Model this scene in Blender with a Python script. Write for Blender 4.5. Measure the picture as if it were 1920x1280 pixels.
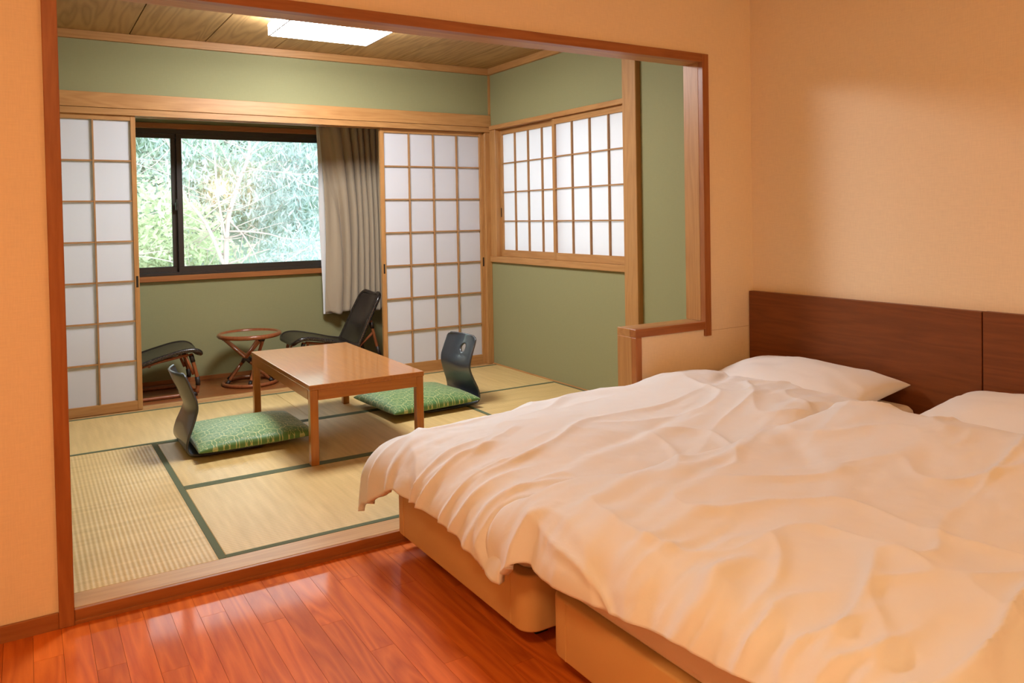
import bpy, bmesh, math, random
import numpy as np
from mathutils import Vector, Matrix, noise as mnoise

# ------------------------------------------------------------------ clear
for o in list(bpy.data.objects):
    bpy.data.objects.remove(o, do_unlink=True)
scene = bpy.context.scene
COL = scene.collection
random.seed(7)

# ------------------------------------------------------------------ camera
CAM = Vector((0.0, -2.917, 1.30))
F_PX, CX_PX, CY_PX = 1478.5, 960.0, 436.1
YAW, PITCH, ROLL = math.radians(31.802), math.radians(1.2155), math.radians(1.0047)
fwd = Vector((math.sin(YAW) * math.cos(PITCH), math.cos(YAW) * math.cos(PITCH), -math.sin(PITCH)))
rgt = Vector((math.cos(YAW), -math.sin(YAW), 0))
dwn = fwd.cross(rgt)
r2 = math.cos(ROLL) * rgt + math.sin(ROLL) * dwn
d2 = -math.sin(ROLL) * rgt + math.cos(ROLL) * dwn
cam_data = bpy.data.cameras.new('camera')
cam = bpy.data.objects.new('camera', cam_data)
COL.objects.link(cam)
m3 = Matrix((r2, -d2, -fwd)).transposed()
cam.matrix_world = Matrix.Translation(CAM) @ m3.to_4x4()
cam_data.sensor_fit = 'HORIZONTAL'
cam_data.sensor_width = 36.0
cam_data.lens = F_PX / 1920 * 36.0
cam_data.shift_x = 0.0
cam_data.shift_y = -(640 - CY_PX) / 1920      # rising-front lens: optical centre sits above the frame centre
cam_data.clip_start = 0.05
scene.camera = cam

# ------------------------------------------------------------------ world, exposure
world = bpy.data.worlds.new('overcast_sky')
scene.world = world
world.use_nodes = True
bg = world.node_tree.nodes['Background']
bg.inputs[0].default_value = (0.95, 0.98, 1.0, 1)
bg.inputs[1].default_value = 8.0
scene.view_settings.view_transform = 'Standard'
scene.view_settings.look = 'None'
scene.view_settings.exposure = 0.0
scene.view_settings.gamma = 1.0
scene.view_settings.use_curve_mapping = False
LAMP_TATAMI = 53.0          # radiance of the white ceiling lamp diffuser
LAMP_WARM = 38.0            # watts of the warm bedroom ceiling lamp
LAMP_WALL = 20.0            # watts of the warm wall lamp
WARM = (1.0, 0.60, 0.28)

# ------------------------------------------------------------------ helpers
def tag(o, label=None, cat=None, group=None, kind=None):
    if label: o['label'] = label
    if cat: o['category'] = cat
    if group: o['group'] = group
    if kind: o['kind'] = kind
    return o

def empty(name, loc=(0, 0, 0), rz=0.0):
    o = bpy.data.objects.new(name, None)
    COL.objects.link(o)
    o.location = loc
    o.rotation_euler = (0, 0, rz)
    o.empty_display_size = 0.1
    return o

def link(name, me, mat, parent=None, loc=(0, 0, 0), smooth=False):
    o = bpy.data.objects.new(name, me)
    COL.objects.link(o)
    o.location = loc
    if parent is not None:
        o.parent = parent
    if mat is not None and len(me.materials) == 0:
        me.materials.append(mat)
    if smooth:
        for p in me.polygons:
            p.use_smooth = True
    return o

def box_mesh(name, sx, sy, sz, bevel=0.0, seg=1):
    bm = bmesh.new()
    bmesh.ops.create_cube(bm, size=1.0)
    bmesh.ops.scale(bm, vec=(sx, sy, sz), verts=bm.verts)
    if bevel > 0:
        bmesh.ops.bevel(bm, geom=list(bm.edges), offset=bevel, segments=seg, profile=0.6, affect='EDGES')
    me = bpy.data.meshes.new(name)
    bm.to_mesh(me)
    bm.free()
    return me

def box(name, x0, x1, y0, y1, z0, z1, mat, parent=None, bevel=0.0, seg=1):
    """box in the parent's space (origin of the piece at its centre)"""
    me = box_mesh(name, abs(x1 - x0), abs(y1 - y0), abs(z1 - z0), bevel, seg)
    return link(name, me, mat, parent, ((x0 + x1) / 2, (y0 + y1) / 2, (z0 + z1) / 2))

def wbox(name, x0, x1, y0, y1, z0, z1, mat, parent, bevel=0.0, seg=1):
    """box given in world coordinates below an unrotated parent"""
    p = parent.location
    return box(name, x0 - p.x, x1 - p.x, y0 - p.y, y1 - p.y, z0 - p.z, z1 - p.z, mat, parent, bevel, seg)

def multi_box_mesh(name, boxes):
    bm = bmesh.new()
    for (x0, x1, y0, y1, z0, z1) in boxes:
        r = bmesh.ops.create_cube(bm, size=1.0)
        vs = r['verts']
        bmesh.ops.scale(bm, vec=(x1 - x0, y1 - y0, z1 - z0), verts=vs)
        bmesh.ops.translate(bm, vec=((x0 + x1) / 2, (y0 + y1) / 2, (z0 + z1) / 2), verts=vs)
    me = bpy.data.meshes.new(name)
    bm.to_mesh(me)
    bm.free()
    return me

def grid_mesh(name, P, closed_u=False):
    nu, nv, _ = P.shape
    idx = np.arange(nu * nv).reshape(nu, nv)
    a = idx[:-1, :-1].ravel(); b = idx[1:, :-1].ravel(); c = idx[1:, 1:].ravel(); d = idx[:-1, 1:].ravel()
    faces = np.stack([a, b, c, d], 1)
    if closed_u:
        a = idx[-1, :-1]; b = idx[0, :-1]; c = idx[0, 1:]; d = idx[-1, 1:]
        faces = np.concatenate([faces, np.stack([a, b, c, d], 1)])
    me = bpy.data.meshes.new(name)
    me.from_pydata(P.reshape(-1, 3).tolist(), [], faces.tolist())
    me.update()
    for p in me.polygons:
        p.use_smooth = True
    return me

def catmull(pts, n=6, closed=False):
    pts = [Vector(p) for p in pts]
    out = []
    N = len(pts)
    rng = range(N) if closed else range(N - 1)
    for i in rng:
        if closed:
            p0, p1, p2, p3 = pts[(i - 1) % N], pts[i], pts[(i + 1) % N], pts[(i + 2) % N]
        else:
            p1, p2 = pts[i], pts[i + 1]
            p0 = pts[i - 1] if i > 0 else p1 * 2 - p2
            p3 = pts[i + 2] if i + 2 < N else p2 * 2 - p1
        for k in range(n):
            t = k / n
            out.append(0.5 * ((2 * p1) + (p2 - p0) * t + (2 * p0 - 5 * p1 + 4 * p2 - p3) * t * t + (3 * p1 - p0 - 3 * p2 + p3) * t ** 3))
    if not closed:
        out.append(pts[-1])
    return out

def add_tube(bm, pts, rad, sides=8, closed=False):
    pts = [Vector(p) for p in pts]
    n = len(pts)
    rads = rad if isinstance(rad, (list, tuple)) else [rad] * n
    rings = []
    up = None
    for i in range(n):
        if closed:
            t = pts[(i + 1) % n] - pts[(i - 1) % n]
        else:
            t = pts[min(i + 1, n - 1)] - pts[max(i - 1, 0)]
        if t.length < 1e-9:
            t = Vector((0, 0, 1))
        t.normalize()
        if up is None:
            up = Vector((0, 0, 1)) if abs(t.z) < 0.9 else Vector((1, 0, 0))
        s = t.cross(up)
        if s.length < 1e-6:
            s = t.cross(Vector((0, 1, 0)))
        s.normalize()
        up = s.cross(t).normalized()
        ring = []
        for k in range(sides):
            a = 2 * math.pi * k / sides
            ring.append(bm.verts.new(pts[i] + (s * math.cos(a) + up * math.sin(a)) * rads[i]))
        rings.append(ring)
    rng = n if closed else n - 1
    for i in range(rng):
        r0, r1 = rings[i], rings[(i + 1) % n]
        off = 0
        if closed and i == n - 1:
            off = min(range(sides), key=lambda o: (r0[0].co - r1[o].co).length)
        for k in range(sides):
            bm.faces.new((r0[k], r0[(k + 1) % sides], r1[(k + 1 + off) % sides], r1[(k + off) % sides]))
    if not closed:
        bm.faces.new(list(reversed(rings[0])))
        bm.faces.new(rings[-1])

def tube(name, pts, rad, mat, parent=None, sides=8, closed=False):
    bm = bmesh.new()
    add_tube(bm, pts, rad, sides, closed)
    bmesh.ops.recalc_face_normals(bm, faces=bm.faces)
    me = bpy.data.meshes.new(name)
    bm.to_mesh(me)
    bm.free()
    return link(name, me, mat, parent, smooth=True)

def copy_tree(o, parent=None):
    c = o.copy()
    COL.objects.link(c)
    c.parent = parent
    for ch in list(o.children):
        copy_tree(ch, c)
    return c

def sstep(a, b, x):
    t = np.clip((x - a) / (b - a), 0, 1)      # also works for a > b
    return t * t * (3 - 2 * t)

def vnoise(x, y, seed=0):
    """smooth 2d value noise in -1..1, vectorised"""
    xi = np.floor(x).astype(np.int64); yi = np.floor(y).astype(np.int64)
    fx = x - xi; fy = y - yi
    fx = fx * fx * fx * (fx * (fx * 6 - 15) + 10); fy = fy * fy * fy * (fy * (fy * 6 - 15) + 10)
    def h(a, b):
        n = (a * 374761393 + b * 668265263 + seed * 1274126177) & 0xffffffff
        n = ((n ^ (n >> 13)) * 1274126177) & 0xffffffff
        n = n ^ (n >> 16)
        return (n & 0xffff) / 32767.5 - 1.0
    return (h(xi, yi) * (1 - fx) + h(xi + 1, yi) * fx) * (1 - fy) + (h(xi, yi + 1) * (1 - fx) + h(xi + 1, yi + 1) * fx) * fy

def fbm(x, y, seed=0, o=3):
    s = 0; a = 1
    for k in range(o):
        s = s + a * vnoise(x, y, seed + k * 17); x = x * 2.03 + 5.1; y = y * 2.03 + 1.7; a *= 0.5
    return s

# ------------------------------------------------------------------ materials
MATS = {}
def new_mat(name):
    m = bpy.data.materials.new(name)
    m.use_nodes = True
    nt = m.node_tree
    b = nt.nodes['Principled BSDF']
    return m, nt, b

def N(nt, t, **kw):
    n = nt.nodes.new(t)
    for k, v in kw.items():
        setattr(n, k, v)
    return n

def math_n(nt, op, a, b=None, c=None):
    n = nt.nodes.new('ShaderNodeMath'); n.operation = op
    for i, v in enumerate((a, b, c)):
        if v is None: continue
        if isinstance(v, (int, float)): n.inputs[i].default_value = v
        else: nt.links.new(v, n.inputs[i])
    return n.outputs[0]

def ramp(nt, fac, stops):
    r = nt.nodes.new('ShaderNodeValToRGB')
    el = r.color_ramp.elements
    while len(el) < len(stops): el.new(0.5)
    for e, (p, c) in zip(el, stops):
        e.position = p; e.color = (*c, 1)
    nt.links.new(fac, r.inputs[0])
    return r.outputs[0]

def obj_coord(nt, rnd=True, amp=13.0):
    tc = N(nt, 'ShaderNodeTexCoord')
    if not rnd:
        return tc.outputs['Object']
    oi = N(nt, 'ShaderNodeObjectInfo')
    v = N(nt, 'ShaderNodeVectorMath', operation='MULTIPLY_ADD')
    cx = N(nt, 'ShaderNodeCombineXYZ')
    s = math_n(nt, 'MULTIPLY', oi.outputs['Random'], amp)
    for i in range(3): nt.links.new(s, cx.inputs[i])
    nt.links.new(tc.outputs['Object'], v.inputs[0]); v.inputs[1].default_value = (1, 1, 1)
    nt.links.new(cx.outputs[0], v.inputs[2])
    return v.outputs[0]

def simple(name, col, rough=0.5, spec=0.5, metal=0.0, bump=0.0, bscale=80.0, coat=0.0):
    if name in MATS: return MATS[name]
    m, nt, b = new_mat(name)
    b.inputs['Base Color'].default_value = (*col, 1)
    b.inputs['Roughness'].default_value = rough
    b.inputs['Specular IOR Level'].default_value = spec
    b.inputs['Metallic'].default_value = metal
    b.inputs['Coat Weight'].default_value = coat
    if bump > 0:
        tc = N(nt, 'ShaderNodeTexCoord'); nz = N(nt, 'ShaderNodeTexNoise')
        nz.inputs['Scale'].default_value = bscale; nz.inputs['Detail'].default_value = 4
        nt.links.new(tc.outputs['Object'], nz.inputs['Vector'])
        bp = N(nt, 'ShaderNodeBump'); bp.inputs['Strength'].default_value = bump; bp.inputs['Distance'].default_value = 0.002
        nt.links.new(nz.outputs['Fac'], bp.inputs['Height']); nt.links.new(bp.outputs[0], b.inputs['Normal'])
    MATS[name] = m
    return m

def wood(name, c_lo, c_hi, axis='X', rough=0.4, scale=1.0, coat=0.0, spec=0.4, rings=0.6, vary=0.25, across=None):
    if name in MATS: return MATS[name]
    m, nt, b = new_mat(name)
    co = obj_coord(nt)
    mp = N(nt, 'ShaderNodeMapping')
    L, S = 1.2 * scale, 14.0 * scale
    sc = {'X': (L, S, S), 'Y': (S, L, S), 'Z': (S, S, L)}[axis]
    mp.inputs['Scale'].default_value = sc
    nt.links.new(co, mp.inputs['Vector'])
    n1 = N(nt, 'ShaderNodeTexNoise'); n1.inputs['Scale'].default_value = 0.55; n1.inputs['Detail'].default_value = 2
    nt.links.new(mp.outputs[0], n1.inputs['Vector'])
    # contour lines of a slow noise make the cathedral figure
    cont = math_n(nt, 'FRACT', math_n(nt, 'MULTIPLY', n1.outputs['Fac'], 11.0))
    cont = math_n(nt, 'ABSOLUTE', math_n(nt, 'SUBTRACT', math_n(nt, 'MULTIPLY', cont, 2.0), 1.0))
    n2 = N(nt, 'ShaderNodeTexNoise'); n2.inputs['Scale'].default_value = 6.0; n2.inputs['Detail'].default_value = 5; n2.inputs['Roughness'].default_value = 0.65
    nt.links.new(mp.outputs[0], n2.inputs['Vector'])
    f = math_n(nt, 'ADD', math_n(nt, 'MULTIPLY', cont, rings), math_n(nt, 'MULTIPLY', n2.outputs['Fac'], 1.0 - rings * 0.5))
    f = math_n(nt, 'MULTIPLY', f, 0.8)
    col = ramp(nt, f, [(0.15, c_lo), (0.75, c_hi)])
    oi = N(nt, 'ShaderNodeObjectInfo')
    hs = N(nt, 'ShaderNodeHueSaturation')
    nt.links.new(col, hs.inputs['Color'])
    nt.links.new(math_n(nt, 'ADD', math_n(nt, 'MULTIPLY', oi.outputs['Random'], vary), 1.0 - vary / 2), hs.inputs['Value'])
    nt.links.new(hs.outputs[0], b.inputs['Base Color'])
    b.inputs['Roughness'].default_value = rough
    b.inputs['Specular IOR Level'].default_value = spec
    b.inputs['Coat Weight'].default_value = coat
    b.inputs['Coat Roughness'].default_value = 0.08
    bp = N(nt, 'ShaderNodeBump'); bp.inputs['Strength'].default_value = 0.05; bp.inputs['Distance'].default_value = 0.0006
    nt.links.new(n2.outputs['Fac'], bp.inputs['Height']); nt.links.new(bp.outputs[0], b.inputs['Normal'])
    MATS[name] = m
    return m

def wallpaper(name, col, scale=260.0, amt=0.05, bump=0.25, rough=0.75, spec=0.25):
    if name in MATS: return MATS[name]
    m, nt, b = new_mat(name)
    geo = N(nt, 'ShaderNodeNewGeometry')
    def streak(sc):
        mp = N(nt, 'ShaderNodeMapping'); mp.inputs['Scale'].default_value = sc
        nt.links.new(geo.outputs['Position'], mp.inputs['Vector'])
        n = N(nt, 'ShaderNodeTexNoise'); n.inputs['Scale'].default_value = 1.0; n.inputs['Detail'].default_value = 2
        nt.links.new(mp.outputs[0], n.inputs['Vector'])
        return n.outputs['Fac']
    s = scale
    f = math_n(nt, 'ADD', math_n(nt, 'MULTIPLY', streak((s, s, s * 0.08)), 0.5), math_n(nt, 'MULTIPLY', streak((s * 0.08, s * 0.08, s)), 0.5))
    lo = tuple(c * (1 - amt) for c in col); hi = tuple(min(1, c * (1 + amt)) for c in col)
    c = ramp(nt, f, [(0.3, lo), (0.7, hi)])
    nt.links.new(c, b.inputs['Base Color'])
    b.inputs['Roughness'].default_value = rough
    b.inputs['Specular IOR Level'].default_value = spec
    bp = N(nt, 'ShaderNodeBump'); bp.inputs['Strength'].default_value = bump; bp.inputs['Distance'].default_value = 0.0008
    nt.links.new(f, bp.inputs['Height']); nt.links.new(bp.outputs[0], b.inputs['Normal'])
    MATS[name] = m
    return m

def emission(name, col, strength):
    if name in MATS: return MATS[name]
    m = bpy.data.materials.new(name); m.use_nodes = True
    nt = m.node_tree; nt.nodes.clear()
    e = N(nt, 'ShaderNodeEmission'); e.inputs[0].default_value = (*col, 1); e.inputs[1].default_value = strength
    o = N(nt, 'ShaderNodeOutputMaterial'); nt.links.new(e.outputs[0], o.inputs[0])
    MATS[name] = m
    return m

# base palette
PLANK = wood('oak_flooring', (0.47, 0.090, 0.009), (0.68, 0.165, 0.021), 'Y', rough=0.5, coat=0.26, spec=0.1, rings=0.55, vary=0.24, scale=1.0)
ALC_PLANK = wood('alcove_flooring', (0.19, 0.055, 0.012), (0.31, 0.10, 0.026), 'X', rough=0.35, coat=0.35, rings=0.5, vary=0.2)
STAIN = {a: wood('stained_casing_' + a, (0.26, 0.085, 0.022), (0.40, 0.15, 0.045), a, rough=0.38, rings=0.3, vary=0.06) for a in 'XYZ'}
HINOKI = {a: wood('natural_cypress_' + a, (0.36, 0.165, 0.052), (0.49, 0.255, 0.09), a, rough=0.42, rings=0.35, vary=0.10) for a in 'XYZ'}
KUMIKO = {a: wood('lattice_cypress_' + a, (0.31, 0.15, 0.055), (0.44, 0.235, 0.095), a, rough=0.5, rings=0.3, vary=0.10) for a in 'XYZ'}
SILLTOP = wood('threshold_wood', (0.44, 0.235, 0.085), (0.58, 0.335, 0.135), 'X', rough=0.4, rings=0.4, vary=0.05)
CEILB = wood('cedar_ceiling', (0.30, 0.17, 0.06), (0.44, 0.265, 0.105), 'Y', rough=0.5, rings=0.75, vary=0.12, scale=0.8)
TABLEW = {a: wood('lacquered_table_' + a, (0.32, 0.105, 0.013), (0.45, 0.17, 0.026), a, rough=0.28, coat=0.75, rings=0.25, vary=0.05) for a in 'XYZ'}
HEADW = wood('walnut_headboard', (0.15, 0.042, 0.009), (0.23, 0.068, 0.016), 'Y', rough=0.42, rings=0.35, vary=0.10, scale=1.1)
CREAM = wallpaper('cream_wallpaper', (0.86, 0.71, 0.50))
GREEN = wallpaper('sage_plaster', (0.275, 0.265, 0.132), scale=420, amt=0.035, bump=0.12, rough=0.7, spec=0.25)
WHITE = wallpaper('ceiling_paper', (0.78, 0.70, 0.58))
BLACKM = simple('dark_bronze_aluminium', (0.022, 0.017, 0.014), 0.4, 0.5)
DARK = simple('dark_recess', (0.03, 0.02, 0.012), 0.8, 0.2)
GREYM = simple('grey_metal', (0.55, 0.55, 0.55), 0.35, 0.5, 0.8)

def paper_mat():
    m = bpy.data.materials.new('shoji_paper'); m.use_nodes = True
    nt = m.node_tree; nt.nodes.clear()
    d = N(nt, 'ShaderNodeBsdfDiffuse'); t = N(nt, 'ShaderNodeBsdfTranslucent'); mx = N(nt, 'ShaderNodeMixShader')
    d.inputs[0].default_value = (0.645, 0.655, 0.715, 1); t.inputs[0].default_value = (0.90, 0.88, 0.90, 1)
    mx.inputs[0].default_value = 0.12
    o = N(nt, 'ShaderNodeOutputMaterial')
    nt.links.new(d.outputs[0], mx.inputs[1]); nt.links.new(t.outputs[0], mx.inputs[2]); nt.links.new(mx.outputs[0], o.inputs[0])
    return m
PAPER = paper_mat()

def glass_mat(name, refl=0.06, tint=(0.93, 0.98, 0.97), rough=0.0):
    m = bpy.data.materials.new(name); m.use_nodes = True
    nt = m.node_tree; nt.nodes.clear()
    t = N(nt, 'ShaderNodeBsdfTransparent'); g = N(nt, 'ShaderNodeBsdfGlossy'); mx = N(nt, 'ShaderNodeMixShader')
    t.inputs[0].default_value = (*tint, 1); g.inputs['Color'].default_value = (1, 1, 1, 1); g.inputs['Roughness'].default_value = rough
    fr = N(nt, 'ShaderNodeFresnel'); fr.inputs[0].default_value = 1.5
    nt.links.new(math_n(nt, 'MULTIPLY', fr.outputs[0], refl / 0.04), mx.inputs[0])
    o = N(nt, 'ShaderNodeOutputMaterial')
    nt.links.new(t.outputs[0], mx.inputs[1]); nt.links.new(g.outputs[0], mx.inputs[2]); nt.links.new(mx.outputs[0], o.inputs[0])
    return m
GLASS = glass_mat('window_glass', 0.07)
TGLASS = glass_mat('table_glass', 0.08, (0.80, 0.90, 0.86))

def tatami_mat_shader(name, axis):
    """fine rush weave; 'axis' is the direction in which the ribs repeat"""
    m, nt, b = new_mat(name)
    co = obj_coord(nt, False)
    sp = N(nt, 'ShaderNodeSeparateXYZ'); nt.links.new(co, sp.inputs[0])
    a, c = (sp.outputs[1], sp.outputs[0]) if axis == 'X' else (sp.outputs[0], sp.outputs[1])
    rib = math_n(nt, 'SINE', math_n(nt, 'MULTIPLY', a, 2 * math.pi / 0.018))
    rush = math_n(nt, 'SINE', math_n(nt, 'ADD', math_n(nt, 'MULTIPLY', c, 2 * math.pi / 0.006), math_n(nt, 'MULTIPLY', rib, 1.2)))
    n = N(nt, 'ShaderNodeTexNoise'); n.inputs['Scale'].default_value = 3.0; n.inputs['Detail'].default_value = 5
    mp = N(nt, 'ShaderNodeMapping'); mp.inputs['Scale'].default_value = (12, 1, 1) if axis == 'X' else (1, 12, 1)
    nt.links.new(obj_coord(nt), mp.inputs['Vector']); nt.links.new(mp.outputs[0], n.inputs['Vector'])
    f = math_n(nt, 'ADD', math_n(nt, 'MULTIPLY', rib, 0.13), math_n(nt, 'MULTIPLY', n.outputs['Fac'], 0.9))
    f = math_n(nt, 'ADD', f, math_n(nt, 'MULTIPLY', rush, 0.05))
    col = ramp(nt, f, [(0.15, (0.52, 0.35, 0.13)), (0.8, (0.74, 0.535, 0.235))])
    nt.links.new(col, b.inputs['Base Color'])
    b.inputs['Roughness'].default_value = 0.42; b.inputs['Specular IOR Level'].default_value = 0.5
    bp = N(nt, 'ShaderNodeBump'); bp.inputs['Strength'].default_value = 0.35; bp.inputs['Distance'].default_value = 0.0012
    nt.links.new(math_n(nt, 'ADD', rib, math_n(nt, 'MULTIPLY', rush, 0.4)), bp.inputs['Height']); nt.links.new(bp.outputs[0], b.inputs['Normal'])
    return m
TATAMI = {a: tatami_mat_shader('tatami_rush_' + a, a) for a in 'XY'}
HERI = simple('tatami_border_cloth', (0.115, 0.135, 0.075), 0.8, 0.2, bump=0.3, bscale=600)

def cotton(name, col, rough=0.85, bs=0.0):
    m, nt, b = new_mat(name)
    b.inputs['Base Color'].default_value = (*col, 1)
    b.inputs['Roughness'].default_value = rough
    b.inputs['Specular IOR Level'].default_value = 0.15
    b.inputs['Sheen Weight'].default_value = 0.15
    if bs:
        co = obj_coord(nt, False)
        n = N(nt, 'ShaderNodeTexNoise'); n.inputs['Scale'].default_value = bs; n.inputs['Detail'].default_value = 4; n.inputs['Distortion'].default_value = 0.8
        nt.links.new(co, n.inputs['Vector'])
        bp = N(nt, 'ShaderNodeBump'); bp.inputs['Strength'].default_value = 0.25; bp.inputs['Distance'].default_value = 0.01
        nt.links.new(n.outputs['Fac'], bp.inputs['Height']); nt.links.new(bp.outputs[0], b.inputs['Normal'])
    return m
COTTON = cotton('white_cotton', (0.80, 0.815, 0.84), bs=7.0)
SHEET = cotton('mattress_cotton', (0.78, 0.70, 0.62))
BEDFAB = simple('tan_bed_upholstery', (0.66, 0.42, 0.18), 0.7, 0.25, bump=0.15, bscale=500)

def zabuton_mat():
    m, nt, b = new_mat('green_brocade')
    co = obj_coord(nt, False)
    sp = N(nt, 'ShaderNodeSeparateXYZ'); nt.links.new(co, sp.inputs[0])
    W = 0.115
    masks = []
    for (ox, oy) in ((0, 0), (0.5, 0.5)):
        u = math_n(nt, 'SUBTRACT', math_n(nt, 'FRACT', math_n(nt, 'ADD', math_n(nt, 'DIVIDE', sp.outputs[0], W), ox + 40)), 0.5)
        v = math_n(nt, 'SUBTRACT', math_n(nt, 'FRACT', math_n(nt, 'ADD', math_n(nt, 'DIVIDE', sp.outputs[1], W * 1.5), oy + 40)), 0.5)
        v = math_n(nt, 'MULTIPLY', v, 1.5)
        r = math_n(nt, 'SQRT', math_n(nt, 'ADD', math_n(nt, 'MULTIPLY', u, u), math_n(nt, 'MULTIPLY', v, v)))
        a = math_n(nt, 'ARCTAN2', v, u)
        pet = math_n(nt, 'COSINE', math_n(nt, 'MULTIPLY', a, 6.0))
        # petal star outline
        R1 = math_n(nt, 'ADD', math_n(nt, 'MULTIPLY', pet, 0.085), 0.19)
        l1 = math_n(nt, 'LESS_THAN', math_n(nt, 'ABSOLUTE', math_n(nt, 'SUBTRACT', r, R1)), 0.022)
        pet2 = math_n(nt, 'COSINE', math_n(nt, 'ADD', math_n(nt, 'MULTIPLY', a, 6.0), 3.1416))
        R2 = math_n(nt, 'ADD', math_n(nt, 'MULTIPLY', pet2, 0.05), 0.44)
        l2 = math_n(nt, 'LESS_THAN', math_n(nt, 'ABSOLUTE', math_n(nt, 'SUBTRACT', r, R2)), 0.020)
        l3 = math_n(nt, 'LESS_THAN', r, 0.045)
        masks.append(math_n(nt, 'MAXIMUM', math_n(nt, 'MAXIMUM', l1, l2), l3))
    mk = math_n(nt, 'MAXIMUM', masks[0], masks[1])
    nz = N(nt, 'ShaderNodeTexNoise'); nz.inputs['Scale'].default_value = 60; nt.links.new(co, nz.inputs['Vector'])
    mk = math_n(nt, 'MULTIPLY', mk, math_n(nt, 'ADD', math_n(nt, 'MULTIPLY', nz.outputs['Fac'], 0.9), 0.3))
    mx = N(nt, 'ShaderNodeMix', data_type='RGBA')
    nt.links.new(mk, mx.inputs['Factor'])
    mx.inputs['A'].default_value = (0.085, 0.20, 0.055, 1); mx.inputs['B'].default_value = (0.50, 0.50, 0.20, 1)
    nt.links.new(mx.outputs['Result'], b.inputs['Base Color'])
    b.inputs['Roughness'].default_value = 0.5; b.inputs['Sheen Weight'].default_value = 0.3; b.inputs['Specular IOR Level'].default_value = 0.35
    return m
BROCADE = zabuton_mat()
LACQUER = simple('black_lacquered_plywood', (0.022, 0.026, 0.036), 0.40, 0.8, coat=0.4)
CANE = wood('reddish_cane', (0.17, 0.045, 0.014), (0.31, 0.095, 0.032), 'Z', rough=0.28, coat=0.3, rings=0.2, vary=0.2)
BIND = simple('dark_cane_binding', (0.022, 0.014, 0.010), 0.45, 0.4, bump=0.6, bscale=220)

def weave_mat():
    m, nt, b = new_mat('dark_plaited_rattan')
    co = obj_coord(nt, False)
    br = N(nt, 'ShaderNodeTexChecker'); br.inputs['Scale'].default_value = 95.0
    nt.links.new(co, br.inputs['Vector'])
    br.inputs['Color1'].default_value = (0.030, 0.020, 0.016, 1); br.inputs['Color2'].default_value = (0.012, 0.009, 0.008, 1)
    nt.links.new(br.outputs['Color'], b.inputs['Base Color'])
    b.inputs['Roughness'].default_value = 0.26; b.inputs['Specular IOR Level'].default_value = 0.75
    bp = N(nt, 'ShaderNodeBump'); bp.inputs['Strength'].default_value = 0.6; bp.inputs['Distance'].default_value = 0.002
    nt.links.new(br.outputs['Fac'], bp.inputs['Height']); nt.links.new(bp.outputs[0], b.inputs['Normal'])
    return m
WEAVE = weave_mat()

def curtain_mat():
    m, nt, b = new_mat('beige_patterned_curtain')
    tc = N(nt, 'ShaderNodeTexCoord')
    sp = N(nt, 'ShaderNodeSeparateXYZ'); nt.links.new(tc.outputs['UV'], sp.inputs[0])
    u = math_n(nt, 'MULTIPLY', sp.outputs[0], 62.0); v = math_n(nt, 'MULTIPLY', sp.outputs[1], 62.0)
    a = math_n(nt, 'ABSOLUTE', math_n(nt, 'SUBTRACT', math_n(nt, 'FRACT', math_n(nt, 'ADD', u, v)), 0.5))
    c = math_n(nt, 'ABSOLUTE', math_n(nt, 'SUBTRACT', math_n(nt, 'FRACT', math_n(nt, 'SUBTRACT', math_n(nt, 'ADD', u, 200.0), v)), 0.5))
    f = math_n(nt, 'MINIMUM', a, c)
    col = ramp(nt, f, [(0.04, (0.50, 0.415, 0.30)), (0.14, (0.33, 0.255, 0.175)), (0.30, (0.44, 0.355, 0.26))])
    nt.links.new(col, b.inputs['Base Color'])
    b.inputs['Roughness'].default_value = 0.8; b.inputs['Specular IOR Level'].default_value = 0.2; b.inputs['Sheen Weight'].default_value = 0.2
    return m
CURTAIN = curtain_mat()
LACE = simple('white_lining_cloth', (0.75, 0.76, 0.78), 0.9, 0.1)

# ------------------------------------------------------------------ key dimensions
ZT = 0.047            # tatami level above the bedroom floor
XL, XR = -1.35, 3.327 # bedroom side walls
YB = -3.75            # bedroom wall behind the camera
ZC = 2.50             # bedroom ceiling
PT = 0.115            # partition thickness
TXL, TXR = -0.42, 3.385   # tatami room side walls
YS = 2.87             # face of the beam line between tatami room and alcove
YW = 3.68             # alcove window wall
TZC = 2.54            # tatami ceiling
OX0, OX1 = 0.066, 3.00    # outer edges of the opening's casing
OZ = 2.108

def S(o, label, cat):
    return tag(o, label, cat, kind='structure')

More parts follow.
